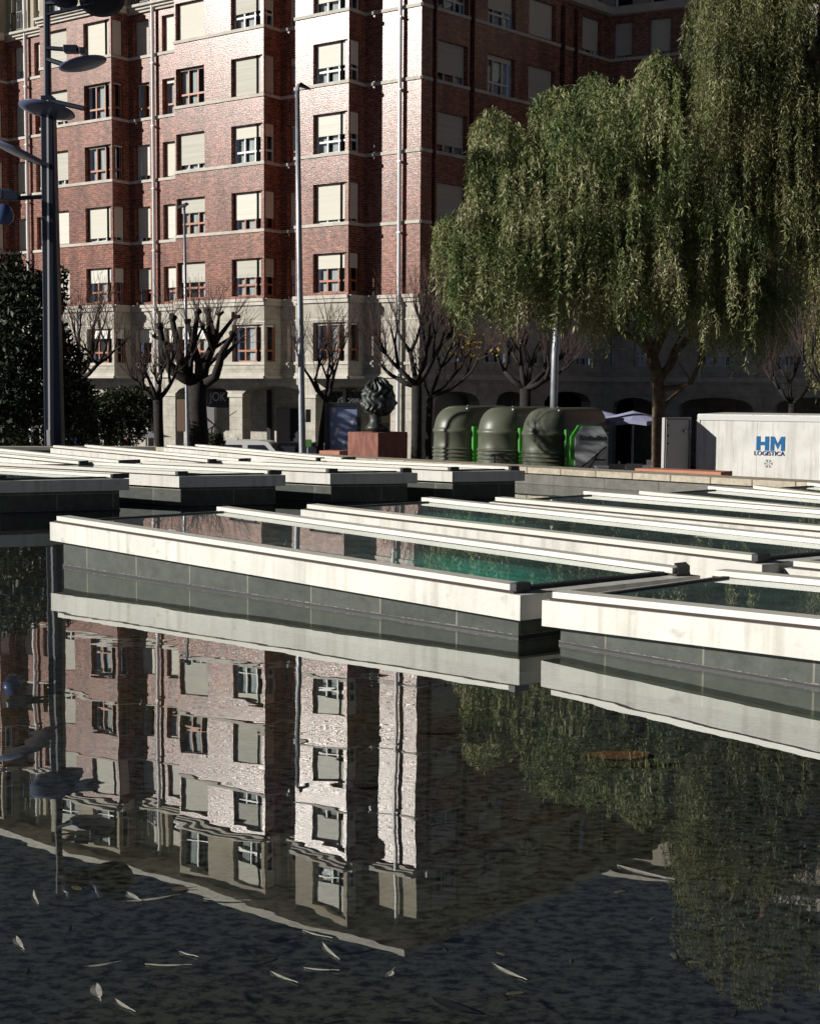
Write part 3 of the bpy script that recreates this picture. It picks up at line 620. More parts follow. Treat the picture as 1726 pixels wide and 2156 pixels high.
def skylight(FL, FR, BR, BL, label, fas=.143, bars=True, base_in=.07, teal=None):
    """corners: fascia top edge, world points, with their own heights"""
    c = (FL + FR + BR + BL) / 4; t = thing('skylight', (c.x, c.y, 0), label, 'skylight', 'skylights in the pond')
    Q = [FL, FR, BR, BL]
    ul = (FR - FL).normalized(); us = (BL - FL).normalized(); L = (FR - FL).length; Wd = (BL - FL).length
    def inset(a, zoff=0, aw=None):
        aw = a if aw is None else aw
        o = []
        for s_, t_ in ((a / L, aw / Wd), (1 - a / L, aw / Wd), (1 - a / L, 1 - aw / Wd), (a / L, 1 - aw / Wd)):
            p = lerp(lerp(FL, FR, s_), lerp(BL, BR, s_), t_); o.append(Vector((p.x, p.y, p.z + zoff)))
        return o
    # plinth
    pb = MB(); i1 = inset(base_in, -fas)
    for k in range(4):
        a, b = i1[k], i1[(k + 1) % 4]; l_ = (b - a).length; x0 = 0 if k % 2 == 0 else .3
        pb.face([(a.x, a.y, -.2), (b.x, b.y, -.2), b, a], [(x0, .2), (x0 + l_, .2), (x0 + l_, .4 + b.z), (x0, .4 + a.z)])
    obj('plinth', pb, m_slate, t)
    i2 = inset(base_in - .006, 0)
    for k in range(4):
        wb_ = MB(); a, b = i2[k], i2[(k + 1) % 4]; wb_.face([(a.x, a.y, -.03), (b.x, b.y, -.03), (b.x, b.y, .013), (a.x, a.y, .013)]); obj('wet_line', wb_, m_black, t)
        lb_ = MB(); dv = (b - a); l_ = dv.length; u_ = 0; zp_ = .006
        while u_ < l_ - .02:
            s1_ = min(random.uniform(.006, .022), l_ - u_); zq_ = random.choice([0, .001, .002, .004, .007]); p, q = a + dv * (u_ / l_), a + dv * ((u_ + s1_) / l_); lb_.face([(p.x, p.y, .013), (q.x, q.y, .013), (q.x, q.y, .0135 + zq_), (p.x, p.y, .0135 + zp_)]); u_ += s1_; zp_ = zq_
        obj('lime_crust', lb_, m_crust, t)
    # fascia ring
    fb = MB(); o1 = Q; o0 = [p - Zv * fas for p in Q]; n1_ = inset(.16, 0); n0_ = inset(.16, -fas)
    for k in range(4):
        k2 = (k + 1) % 4
        fb.face([o0[k], o0[k2], o1[k2], o1[k]]); fb.face([o1[k], o1[k2], n1_[k2], n1_[k]]); fb.face([n0_[k2], n0_[k], n1_[k], n1_[k2]]); fb.face([o0[k2], o0[k], n0_[k], n0_[k2]])
    obj('fascia', fb, m_conc, t)
    # well under the glass
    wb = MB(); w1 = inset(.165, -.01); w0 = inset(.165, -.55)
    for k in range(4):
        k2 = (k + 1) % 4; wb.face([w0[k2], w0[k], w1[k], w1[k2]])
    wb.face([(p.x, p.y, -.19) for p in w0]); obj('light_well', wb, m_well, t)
    gb = MB(); gb.face(inset(.12, .012)); obj('glazing', gb, m_sky_glass, t)
    # bars front and rear
    for (A, B, sgn) in ((FL, FR, 1), (BL, BR, -1)):
        w_ = us * sgn
        def bar(mb, w0_, w1_, z0, z1, e0, e1):
            a, b = A + ul * e0, B - ul * e1
            mb.hexa([a + w_ * w0_ + Zv * z0, b + w_ * w0_ + Zv * z0, b + w_ * w1_ + Zv * z0, a + w_ * w1_ + Zv * z0][::(1 if sgn > 0 else -1)],
                    [a + w_ * w0_ + Zv * z1, b + w_ * w0_ + Zv * z1, b + w_ * w1_ + Zv * z1, a + w_ * w1_ + Zv * z1][::(1 if sgn > 0 else -1)])
        s1 = MB(); bar(s1, .016, .15, .002, .014, .04, .06); obj('seal', s1, m_seal, t)
        s2 = MB(); bar(s2, .03, .14, .014, .048, .045, .1); obj('edge_bar', s2, m_bar, t)
        s3 = MB(); bar(s3, .028, .145, .003, .057, L - .1, .055); obj('end_cap', s3, m_cap, t)
    for (A, B) in ((FR, BR), (FL, BL)):
        s4 = MB(); dd = (B - A).normalized(); w_ = ul * (-1 if A is FR else 1)
        P_ = [A + dd * .16 + w_ * .13, B - dd * .16 + w_ * .13, B - dd * .16 + w_ * .17, A + dd * .16 + w_ * .17]
        if A is FR: P_ = P_[::-1]
        s4.hexa([p + Zv * .004 for p in P_], [p + Zv * .022 for p in P_]); obj('side_trim', s4, m_cap, t)
    if teal:
        tb = MB(); a, b = teal; p0 = lerp(BL, BR, a) - us * .3; p1 = lerp(BL, BR, b) - us * .3
        tb.face([p0 - Zv * .32, p1 - Zv * .32, p1 - Zv * .05, p0 - Zv * .05], [(0, 0), (1, 0), (1, 1), (0, 1)])
        obj('glow_panel', tb, m_teal, t)  # glowing panel added for the lit teal interior under the glass
    return t
def teal_mat():
    m = bpy.data.materials.new('teal_glow'); m.use_nodes = True; n = m.node_tree.nodes; l = m.node_tree.links; b = n['Principled BSDF']
    tc = n.new('ShaderNodeTexCoord'); mp = n.new('ShaderNodeMapping'); mp.inputs['Scale'].default_value = (16, 5, 1); l.new(tc.outputs['UV'], mp.inputs[0])
    t = n.new('ShaderNodeTexNoise'); t.inputs['Scale'].default_value = 1.5; t.inputs['Detail'].default_value = 4; l.new(mp.outputs[0], t.inputs[0])
    wv = n.new('ShaderNodeTexWave'); wv.bands_direction = 'Y'; wv.inputs['Scale'].default_value = 3; l.new(tc.outputs['UV'], wv.inputs[0])
    gx = n.new('ShaderNodeTexGradient'); gx.gradient_type = 'SPHERICAL'; m2 = n.new('ShaderNodeMapping'); m2.inputs['Location'].default_value = (-1, -1.3, 0); m2.inputs['Scale'].default_value = (2, 1.9, 1); l.new(tc.outputs['UV'], m2.inputs[0]); l.new(m2.outputs[0], gx.inputs[0])
    a = n.new('ShaderNodeMath'); a.operation = 'MULTIPLY'; l.new(gx.outputs['Fac'], a.inputs[0]); l.new(t.outputs[0], a.inputs[1])
    c = n.new('ShaderNodeMath'); c.operation = 'MULTIPLY_ADD'; l.new(wv.outputs['Fac'], c.inputs[0]); c.inputs[1].default_value = .3; c.inputs[2].default_value = .7
    d = n.new('ShaderNodeMath'); d.operation = 'MULTIPLY'; l.new(a.outputs[0], d.inputs[0]); l.new(c.outputs[0], d.inputs[1])
    e = n.new('ShaderNodeMath'); e.operation = 'MULTIPLY'; e.inputs[1].default_value = 2.6; l.new(d.outputs[0], e.inputs[0])
    b.inputs['Base Color'].default_value = (.01, .1, .08, 1); b.inputs['Emission Color'].default_value = (.03, .55, .42, 1); l.new(e.outputs[0], b.inputs['Emission Strength'])
    return m
m_teal = teal_mat()  # emission for the added teal glow, no lamp is modelled
K = lambda px, py, z: onz(px, py, z)
B1 = [K(105, 1099, .347), K(1095, 1254, .253), K(1474, 1212, .255), K(478, 1076, .347)]
skylight(*B1, 'largest near skylight, long white edge across the middle, teal glow under the glass', teal=(.47, .88))
v_l = B1[1] - B1[0]; v_s = B1[3] - B1[0]
b2 = [K(1141, 1264, .24), None, None, K(1521, 1212, .262)]
e2 = K(1726, 1328, .286); b2[1] = b2[0] + (e2 - b2[0]) * 1.9; b2[2] = b2[3] + (b2[1] - b2[0]); b2[2].z = b2[3].z + .06
skylight(*b2, 'nearest skylight at the right edge with stained white fascia')
b3 = [K(633, 1073, .345), K(1604, 1189, .30), None, K(906, 1056, .36)]; b3[2] = b3[1] + (b3[3] - b3[0]) * 1.0; b3[2].z = .30
skylight(*b3, 'second skylight of the near column, just behind the largest one', teal=(.02, .35))
b4 = [K(1650, 1196, .27), None, None, None]; b4[1] = b4[0] + (b3[1] - b3[0]); b4[3] = b4[0] + (b3[3] - b3[0]); b4[2] = b4[1] + (b3[3] - b3[0])
for q in (1, 2, 3): b4[q].z = .28
skylight(*b4, 'skylight at the right edge right of the second near one, only its corner in view')
b5 = [K(1030, 1057, .34), None, None, K(1240, 1042, .345)]; b5[1] = K(1726, 1122, .31); b5[1] = b5[0] + (b5[1] - b5[0]) * 1.25; b5[2] = b5[1] + (b5[3] - b5[0])
skylight(*b5, 'third skylight of the near column counting back from the largest')
b7 = [K(1334, 1043, .33), None, None, K(1500, 1031, .335)]; b7[1] = K(1726, 1083, .30); b7[1] = b7[0] + (b7[1] - b7[0]) * 1.8; b7[2] = b7[1] + (b7[3] - b7[0])
skylight(*b7, 'fourth skylight of the near column, below the container')
b9 = [K(1575, 1031, .33), None, None, K(1710, 1023, .335)]; b9[1] = K(1726, 1050, .31); b9[1] = b9[0] + (b9[1] - b9[0]) * 3; b9[2] = b9[1] + (b9[3] - b9[0])
skylight(*b9, 'farthest skylight at the right edge, under the rim by the container')
# far row with dark short sides towards us
def far(FRp, BRp, FLp, BLp, z, label):
    FR, BR = K(*FRp, z), K(*BRp, z); FL, BL = K(*FLp, z), K(*BLp, z)
    return skylight(FL, FR, BR, BL, label, fas=.13)
far((-8, 1013), (272, 1008), (-430, 987), (-150, 983), .36, 'far row skylight at the left edge with a long dark end')
far((377, 1003), (601, 1000), (-30, 981), (190, 979), .36, 'far row skylight second from the left')
far((695, 997), (879, 995.5), (287, 978), (462, 976), .36, 'far row skylight behind the gap left of the middle')
far((952, 993), (1105, 991), (545, 974), (690, 972), .36, 'far row skylight farthest right, against the stone rim')
far((168, 980), (278, 977.5), (-190, 944), (-70, 942), .37, 'flat skylight in the back row at the left edge')
far((440, 976), (529, 974), (106, 943.5), (193, 942), .375, 'flat skylight in the back row below the tall dark post')
far((668, 972), (745, 971), (345, 942), (425, 941), .36, 'flat skylight in the back row farthest right, below the white van')

# ================================================================== FLOATING LEAVES
m_lf = mat('dry_willow_leaf', (.33, .33, .29), .6, var=.3, vscale=60)
m_lfb = mat('brown_leaf', (.09, .055, .04), .7, var=.3, vscale=50)
m_lfd = mat('sunken_leaf', (.02, .012, .012), .9)
m_lfr = mat('sunken_red', (.2, .055, .035), .9)
def leaf(px, py, L, wd, ang, m, label, z=.001, curl=.0008):
    L *= .86; wd *= .9; p = onz(px, py, z); root = MB(); N = 9; top = []; bot = []; ca, sa = math.cos(ang), math.sin(ang)
    for i in range(N):
        t = i / (N - 1) * 2 - 1; h = wd * (1 - t * t) ** .8; y0 = .12 * L * (t * t - .4)
        for (lst, s_) in ((top, 1), (bot, -1)):
            x, y = t * L / 2, y0 * .5 + s_ * h / 2; lst.append((p.x + x * ca - y * sa, p.y + x * sa + y * ca, p.z + curl * abs(t) ** 2 + .002))
    for i in range(N - 1):
        mid0 = tuple((Vector(top[i]) + Vector(bot[i])) / 2 - Zv * .002); mid1 = tuple((Vector(top[i + 1]) + Vector(bot[i + 1])) / 2 - Zv * .002)
        root.face([bot[i], bot[i + 1], mid1, mid0]); root.face([mid0, mid1, top[i + 1], top[i]])
    st = Vector(bot[-1]); root.tube([st, st + Vector((ca, sa, .02)) * .02], .001, 4)
    o = obj('floating_leaf' if z > -.05 else 'sunken_leaf', root, m); tag(o, label, 'leaf', 'leaves in the pond'); return o
LV = [
 (1065, 2047, .115, .02, -.9, 0, 'brightest pale willow leaf floating low right of centre'),
 (204, 2088, .10, .03, -1.25, 0, 'broad pale leaf floating at the lower left'),
 (256, 2117, .085, .016, -.85, 0, 'slim leaf floating just right of the broad lower left leaf'),
 (345, 2034, .11, .013, -.05, 0, 'long thin leaf lying level in the lower left third'),
 (208, 2034, .08, .012, .35, 0, 'small curved leaf left of the level thin leaf'),
 (590, 2058, .09, .014, -.75, 0, 'thin leaf floating low in the middle left'),
 (690, 2002, .12, .017, -1.15, 0, 'long leaf floating under the end of the roof reflection'),
 (660, 1968, .09, .01, -.6, 0, 'very thin leaf above the long leaf by the roof reflection'),
 (820, 2053, .045, .02, 1.2, 0, 'tiny pale leaf standing up near the bottom middle'),
 (668, 2043, .08, .01, -.2, 0, 'faint level leaf between the tiny leaf and the thin one'),
 (312, 1895, .16, .016, .35, 0, 'long straight pale leaf touching the curled brown leaf'),
 (277, 1888, .08, .026, -.9, 0, 'crumpled pale leaf at the left end of the straight leaf'),
 (378, 1873, .07, .035, .2, 1, 'curled brown leaf floating left of the building reflection'),
 (470, 1897, .13, .012, -.1, 0, 'thin grey leaf right of the curled brown leaf'),
 (72, 1888, .12, .014, -1.2, 0, 'bent thin leaf near the left edge'),
 (38, 1985, .10, .022, -1.1, 0, 'small pale leaf at the left edge below the bent one'),
 (390, 2010, .05, .008, -.6, 0, 'short sliver of leaf in the lower left'),
 (1350, 1838, .20, .03, -.7, 0, 'long pale leaf floating in the right half under the willow reflection'),
 (915, 1541, .26, .06, .1, 2, 'dark sunken leaf below the right end of the largest skylight'),
 (1020, 1785, .2, .05, -.2, 2, 'dark sunken leaf in the middle of the right half'),
 (765, 1655, .16, .05, .2, 2, 'dark leaf resting over the reflected shaded bay'),
 (1330, 1608, .5, .09, .15, 2, 'long black sunken leaf below the reddish patch'),
 (1300, 1590, .36, .16, .1, 3, 'reddish sunken leaf under the willow reflection'),
 (925, 1975, .1, .05, .1, 2, 'dark round sunken leaf low in the middle'),
 (950, 2118, .16, .04, -.7, 2, 'dark brown sunken leaf at the bottom middle'),
 (560, 1975, .09, .05, 0, 2, 'dark sunken leaf below the roof reflection'),
]
for x, y, L, wd, an, mi_, lb in LV: leaf(x, y, L, wd, an, [m_lf, m_lfb, m_lfd, m_lfr][mi_], lb, z=.001 if mi_ < 2 else -.19)

m_frag = mat('leaf_litter', (.05, .035, .022), .9, var=.5, vscale=30); m_frag2 = mat('pale_litter', (.2, .17, .11), .8, var=.3, vscale=30)
for i in range(56):
    px, py = random.uniform(-20, 1740), random.uniform(1560, 2150)
    if py < 1760 and px > 880 and random.random() < .5: continue
    p = onz(px, py, -.195); f_ = MB(); a0 = random.uniform(0, 6.3); L_ = random.uniform(.006, .03); w_ = L_ * random.uniform(.12, .5); n_ = 7
    pts = [(p.x + L_ * math.cos(k * 2 * math.pi / n_) * math.cos(a0) - w_ * math.sin(k * 2 * math.pi / n_) * math.sin(a0) * random.uniform(.6, 1.2), p.y + L_ * math.cos(k * 2 * math.pi / n_) * math.sin(a0) + w_ * math.sin(k * 2 * math.pi / n_) * math.cos(a0)) for k in range(n_)]
    f_.hexa([(x, y, -.1995) for x, y in pts], [(x, y, -.198 + random.uniform(0, .001)) for x, y in pts])
    pale = i % 4 == 0
    tag(obj('litter_fragment', f_, m_frag2 if pale else m_frag), 'tiny pale scrap of leaf litter on the pond bed' if pale else 'tiny dark scrap of leaf litter on the pond bed', 'leaf scrap', 'pale litter on the pond bed' if pale else 'dark litter on the pond bed')

# ================================================================== TREES
def base_at(px, py, Y, z=None):
    p = at(px, py, Y); return Vector((p.x, p.y, (ZT if Y < 44 else ZG) if z is None else z))
def twigs(mb, p, d, n, L, r, spread=.5):
    for _ in range(n):
        dd = (d + Vector((random.gauss(0, spread), random.gauss(0, spread), random.gauss(.25, spread * .5)))).normalized()
        l_ = L * random.uniform(.5, 1.2); q = p + dd * l_ * .5 + Vector((0, 0, .04)); e = q + (dd + Vector((random.gauss(0, .15), random.gauss(0, .15), .35))).normalized() * l_ * .5
        mb.tube([p, q, e], [r * .8, r * .55, r * .3], 3, cap=False)
        if random.random() < .6:
            k = q.lerp(e, random.random() * .6); mb.tube([k, k + (dd + Vector((random.gauss(0, .6), random.gauss(0, .6), .2))).normalized() * l_ * .35], [r * .6, r * .3], 3, cap=False)
def tree_thing(name, base, label, cat='tree', group=None): return thing(name, base, label, cat, group)
def px_limb(pts, Y, jit=.5):
    out = []; yy = Y
    for i, (x, y) in enumerate(pts):
        out.append(at(x, y, yy)); yy += random.uniform(-jit, jit)
    return out
# big pollard, traced limbs
zz = lambda x, y: (337 + .1562 * x, 623 + .1562 * y)
T1 = tree_thing('pollarded_tree', base_at(420, 900, 36), 'large pollarded bare tree with black knuckled limbs left of the middle lamp post', group='bare street trees')
tr = MB(); tw = MB()
tr.tube([base_at(420, 900, 36), at(418, 900, 36), at(416, 850, 36), at(415, 805, 36)], [.27, .235, .22, .24], 9)
LB = [([(500, 1180), (330, 1110), (150, 1000), (60, 850), (30, 650), (0, 430)], .16), ([(300, 1080), (120, 880), (20, 540)], .09), ([(500, 1180), (330, 1020), (260, 860), (230, 650), (160, 300)], .15),
 ([(400, 1150), (350, 950), (400, 750), (430, 560), (370, 370)], .12), ([(520, 1120), (520, 900), (440, 640), (480, 400), (510, 220)], .12), ([(560, 1120), (600, 950), (700, 690), (670, 450), (650, 200)], .15),
 ([(700, 690), (800, 540), (990, 290)], .09), ([(600, 1180), (740, 1090), (800, 900), (830, 760), (980, 530)], .14), ([(820, 850), (1030, 640)], .08), ([(740, 640), (770, 450), (795, 260)], .07),
 ([(520, 900), (700, 720), (980, 540)], .07), ([(690, 660), (520, 300)], .06), ([(260, 900), (120, 650), (-60, 560)], .07), ([(800, 780), (690, 900), (560, 1080)], .06), ([(440, 700), (560, 440)], .05), ([(760, 560), (700, 360)], .05), ([(400, 1100), (420, 880), (440, 800)], .08)]
for pts, r in LB:
    P_ = px_limb([zz(*q) for q in pts], 36, .45); n_ = len(P_)
    tr.tube(P_, [r * (1 - .55 * i / (n_ - 1)) for i in range(n_)], 7)
    e = P_[-1]; d = (P_[-1] - P_[-2]).normalized()
    for k in range(3): tr.tube([e, e + Vector((random.gauss(0, .05), random.gauss(0, .05), random.gauss(.05, .04)))], [r * .62, r * .5], 6)
    twigs(tw, e, d, 9, 1.0, .011); 
    for q in P_[2:-1]: twigs(tw, q, Vector((0, 0, 1)), 2, .8, .01)
obj('trunk', tr, m_bark, T1, smooth=True); obj('twigs', tw, m_twig, T1)

def pollard(base, fork, r, limbs, label, tw_n=6, tw_l=.8, seed=0, gold=False, levels=2, up=.8, spread=.9, mt=None):
    random.seed(seed); T = tree_thing('pollarded_tree', base, label, group='bare street trees'); tr = MB(); tw = MB(); tips = []
    tr.tube([base, base.lerp(fork, .5) + Vector((random.gauss(0, .04), 0, 0)), fork], [r * 1.15, r, r * .95], 8)
    def grow(p, d, L, rr, lev):
        a = p + d * L * .5 + Vector((random.gauss(0, .06), random.gauss(0, .06), 0)) * L; b = a + (d + Vector((0, 0, .35))).normalized() * L * .5
        tr.tube([p, a, b], [rr, rr * .8, rr * .65], 6); twigs(tw, a, Vector((0, 0, 1)), 2, tw_l * .8, .009)
        if lev <= 0:
            twigs(tw, b, (b - a).normalized(), int(tw_n * .6), tw_l, .0095, .45); tips.append(b); return
        for _ in range(random.choice([2, 3])):
            dd = (d + Vector((random.gauss(0, .55), random.gauss(0, .55), random.uniform(.1, .7)))).normalized(); grow(b, dd, L * random.uniform(.6, .85), rr * .62, lev - 1)
    for (dx, dz, L) in limbs: grow(fork, Vector((dx, random.uniform(-.5, .5), dz)).normalized(), L, r * .6, levels)
    obj('trunk', tr, mt or m_bark, T, smooth=True); obj('twigs', tw, m_twig, T)
    if gold:
        V = []; F = []
        for _ in range(150):
            c = random.choice(tips) + Vector((random.gauss(0, .22), random.gauss(0, .22), random.gauss(-.1, .2)))
            if c.x - base.x < .3: continue
            a = Vector((random.gauss(0, 1), random.gauss(0, 1), random.gauss(0, 1))).normalized() * .05; b = a.orthogonal().normalized() * .035; i = len(V)
            V += [c - a, c - b, c + a, c + b]; F.append((i, i + 1, i + 2, i + 3))
        if F: raw_mesh('leaves', [tuple(v) for v in V], F, m_yleaf, T)
    return T
pollard(base_at(337, 900, 34), at(332, 842, 34), .12, [(-.5, .9, .45), (.7, .7, .5), (0, 1, .4), (-.9, .5, .4)], 'small pollarded tree left of the largest one', seed=3)
pollard(base_at(668, 900, 37), at(688, 845, 37), .1, [(-.7, .9, .75), (-.5, .9, .6), (.35, 1, .75), (.1, 1, .6)], 'leaning pollarded tree behind the middle lamp post and the blue poster', seed=5, tw_n=10, tw_l=1.0)
pollard(base_at(875, 900, 33), at(877, 812, 33), .13, [(-.8, .45, .7), (-.3, 1, .85), (.15, 1, .9), (.6, .8, .75), (-.9, .2, .5)], 'bare tree with fine upright twigs just right of the bronze head', seed=8, tw_n=12, tw_l=1.0, levels=2)
pollard(base_at(908, 900, 37), at(905, 835, 37), .09, [(.8, .6, .9), (.4, .9, .8), (1, .4, .9), (-.3, .8, .5)], 'thin bare tree with a few gold leaves left of the bottle banks', seed=12, gold=True)
pollard(base_at(1105, 900, 46), at(1106, 818, 46), .19, [(-.9, .6, .9), (-.2, 1, .8), (.3, 1, .8), (.9, .5, .9), (1.2, .3, .8)], 'bare pollarded tree behind the bottle banks', seed=15, tw_n=14, tw_l=1.0)
pollard(base_at(1668, 900, 38), at(1668, 850, 38), .1, [(-.7, .7, .5), (0, 1, .55), (.7, .7, .5)], 'dark bare tree behind the white container', seed=19, tw_n=6, tw_l=.7)
pollard(base_at(175, 900, 37), at(165, 800, 37), .12, [(.8, .4, .8), (.6, .9, .8), (-.1, 1, .7), (-.6, .7, .6)], 'bare tree just right of the dark evergreen', seed=22, tw_n=10, tw_l=1.0)
pollard(base_at(1800, 900, 29), at(1800, 880, 29), .11, [(-.9, .8, .9), (-.5, 1, .8), (.5, 1, .8)], 'bare tree in front of the container at the right edge', seed=29, tw_n=6, tw_l=.8)
random.seed(77)

def leaf_cloud(pos, dirs, L, wd):
    """numpy diamonds at pos (n,3) along dirs"""
    n = len(pos); dirs = dirs / np.linalg.norm(dirs, axis=1)[:, None]
    rnd = rng.normal(size=(n, 3)); side = np.cross(dirs, rnd); side /= np.linalg.norm(side, axis=1)[:, None]
    Ls = L * rng.uniform(.6, 1.25, (n, 1)); Ws = wd * rng.uniform(.7, 1.3, (n, 1))
    bend = np.cross(dirs, side) * Ls * rng.uniform(-.15, .15, (n, 1))
    V = np.stack([pos, pos + dirs * Ls * .45 + side * Ws / 2 + bend, pos + dirs * Ls, pos + dirs * Ls * .45 - side * Ws / 2 + bend], 1).reshape(-1, 3)
    return V, np.arange(n * 4).reshape(-1, 4)
def interp(x, pts): return float(np.interp(x, [p[0] for p in pts], [p[1] for p in pts]))
KW = 1.24
atw = lambda px, py, Y: at(px, py, Y * KW)
base_w = lambda px, py, Y: base_at(px, py, Y * KW)
def willow(root, clumps, m, leafL=.14, leafW=.026, dens=1.0, lo=None, mtw=None):
    """clumps: (px, py_top, width px, drop px, depth Y, n strands); each is a drooping mop of hanging shoots"""
    P = []; D = []; tw = MB(); 
    for (x, y, wpx, drop, Y, ns) in clumps:
        top = atw(x, y, Y); mpp = Y * KW / FP; w_ = wpx * mpp; dr = drop * mpp
        for s in range(int(ns * dens)):
            a = rng.uniform(0, 2 * math.pi); rr = math.sqrt(rng.uniform(0, 1)); ox, oy = math.cos(a) * rr * w_ / 2, math.sin(a) * rr * w_ / 2 * 1.1
            st = np.array([top.x + ox, top.y + oy, top.z - (rr ** 2) * w_ * .42 + rng.normal(0, .03)])
            L = dr * rng.uniform(.25, 1.0) * (1 - .25 * rr)
            n = max(4, int(L / .036)); t = np.linspace(0, 1, n)[:, None]
            out = np.array([ox, oy, 0]) * (.16 / (w_ + .1)) + np.array([rng.normal(0, .05), rng.normal(0, .05), 0])
            q = st + np.hstack([out[0] * np.sin(t * 1.6) * 1.0, out[1] * np.sin(t * 1.6), -t * L]) + np.cumsum(rng.normal(0, .007, (n, 3)), 0)
            if lo is not None:
                # keep shoots above the crown's lower outline
                px = PW / 2 + q[:, 0] / q[:, 1] * FP; py = 818 + (CH - q[:, 2]) / q[:, 1] * FP
                lim = np.interp(px, [p[0] for p in lo], [p[1] for p in lo]) + rng.normal(0, 26) - 8; q = q[py < lim]
                if len(q) < 3: continue
            dd = np.zeros((len(q), 3)); dd[:, 2] = -1; dd += rng.normal(0, .6, (len(q), 3)); P.append(q); D.append(dd)
            if s % 5 == 0: tw.tube([tuple(q[0]), tuple(q[len(q) // 2]), tuple(q[-1])], [.007, .005, .003], 3, cap=False)
    P = np.concatenate(P); D = np.concatenate(D); V, F = leaf_cloud(P, D, leafL, leafW)
    raw_mesh('foliage', V, F, m, root); obj('shoots', tw, m_barkw, root); return len(P)
# --- willow 1
TW = tree_thing('willow_tree', base_w(1386, 960, 27), 'full willow with hanging green shoots and lit trunk left of the container')
tr = MB()
tp = lambda pts, Y, r, j=.3: tr.tube(px_limb(pts, Y * KW, j), [r * KW * (1 - .5 * i / (len(pts) - 1)) for i in range(len(pts))], 9)
tr.tube([base_w(1386, 960, 27), atw(1385, 980, 27), atw(1385, 900, 27), atw(1387, 830, 27), atw(1381, 780, 27), atw(1368, 740, 27)], [.19, .155, .145, .15, .15, .15], 12)
tp([(1384, 800), (1410, 770), (1428, 735), (1470, 690), (1500, 620), (1520, 500)], 27, .09); tp([(1375, 745), (1400, 690), (1420, 600), (1410, 480), (1390, 350), (1385, 200)], 27, .1)
tp([(1368, 742), (1340, 710), (1300, 700), (1250, 690), (1190, 620), (1120, 500), (1060, 330)], 27, .08); tp([(1368, 740), (1350, 640), (1280, 520), (1220, 400), (1180, 250)], 27, .09)
tp([(1388, 820), (1430, 815), (1455, 805), (1470, 770), (1480, 720)], 27, .06); tp([(1395, 800), (1415, 740), (1440, 690)], 27, .04); tp([(1388, 870), (1410, 840), (1440, 815)], 27, .05)
tp([(1280, 520), (1130, 520), (1010, 520), (935, 480), (960, 440)], 26.5, .05); tp([(1455, 805), (1440, 780), (1430, 765)], 27, .02)
obj('trunk', tr, m_barkw, TW, smooth=True)
lo = [(900, 640), (925, 660), (960, 650), (975, 700), (1010, 640), (1060, 690), (1120, 660), (1160, 700), (1200, 690), (1250, 715), (1300, 700), (1350, 690), (1400, 680), (1440, 690), (1470, 780), (1500, 745), (1560, 755), (1600, 770), (1640, 740), (1726, 760)]
cl = []
for (x, y, w_, dp, Y, n_) in [(1040, 225, 95, 330, 26.5, 160), (1075, 250, 70, 300, 27.5, 90), (1010, 300, 60, 300, 26, 80), (1170, 178, 110, 340, 26.5, 190), (1130, 260, 110, 340, 27.5, 150), (1250, 150, 110, 320, 27.5, 170), (1225, 260, 120, 340, 26, 190), (1290, 180, 100, 300, 26.2, 140),
  (1385, 108, 95, 330, 26.5, 190), (1340, 200, 120, 340, 27.8, 170), (1430, 160, 110, 340, 27, 170), (950, 445, 80, 250, 26.3, 120), (985, 480, 90, 220, 27, 110), (1040, 430, 120, 290, 25.6, 190), (1130, 430, 140, 320, 25.4, 230), (1240, 420, 150, 330, 25.2, 260),
  (1350, 400, 150, 340, 25.2, 260), (1450, 380, 150, 360, 25.6, 240), (1540, 380, 140, 380, 26, 200), (1200, 560, 170, 180, 25.6, 150), (1080, 540, 130, 170, 25.8, 110), (1320, 560, 170, 180, 25.4, 150), (1440, 560, 150, 240, 25.6, 150), (1560, 540, 150, 260, 26, 160), (1650, 500, 150, 280, 26.6, 150),
  (1100, 340, 140, 340, 28.5, 120), (1300, 330, 170, 340, 28.8, 150), (1480, 330, 170, 340, 28.8, 150)]:
    cl.append((x, y, w_, dp, Y, n_))
for _ in range(300):
    x = random.uniform(935, 1720); ytop = interp(x, [(960, 470), (1000, 330), (1040, 240), (1120, 240), (1170, 195), (1250, 170), (1385, 130), (1500, 150), (1700, 150)])
    cl.append((x, random.uniform(ytop, 650), random.uniform(10, 46), random.uniform(80, 270), random.uniform(24.0, 26.6), 13))
n1c = willow(TW, cl, m_willow, dens=.7, lo=lo)
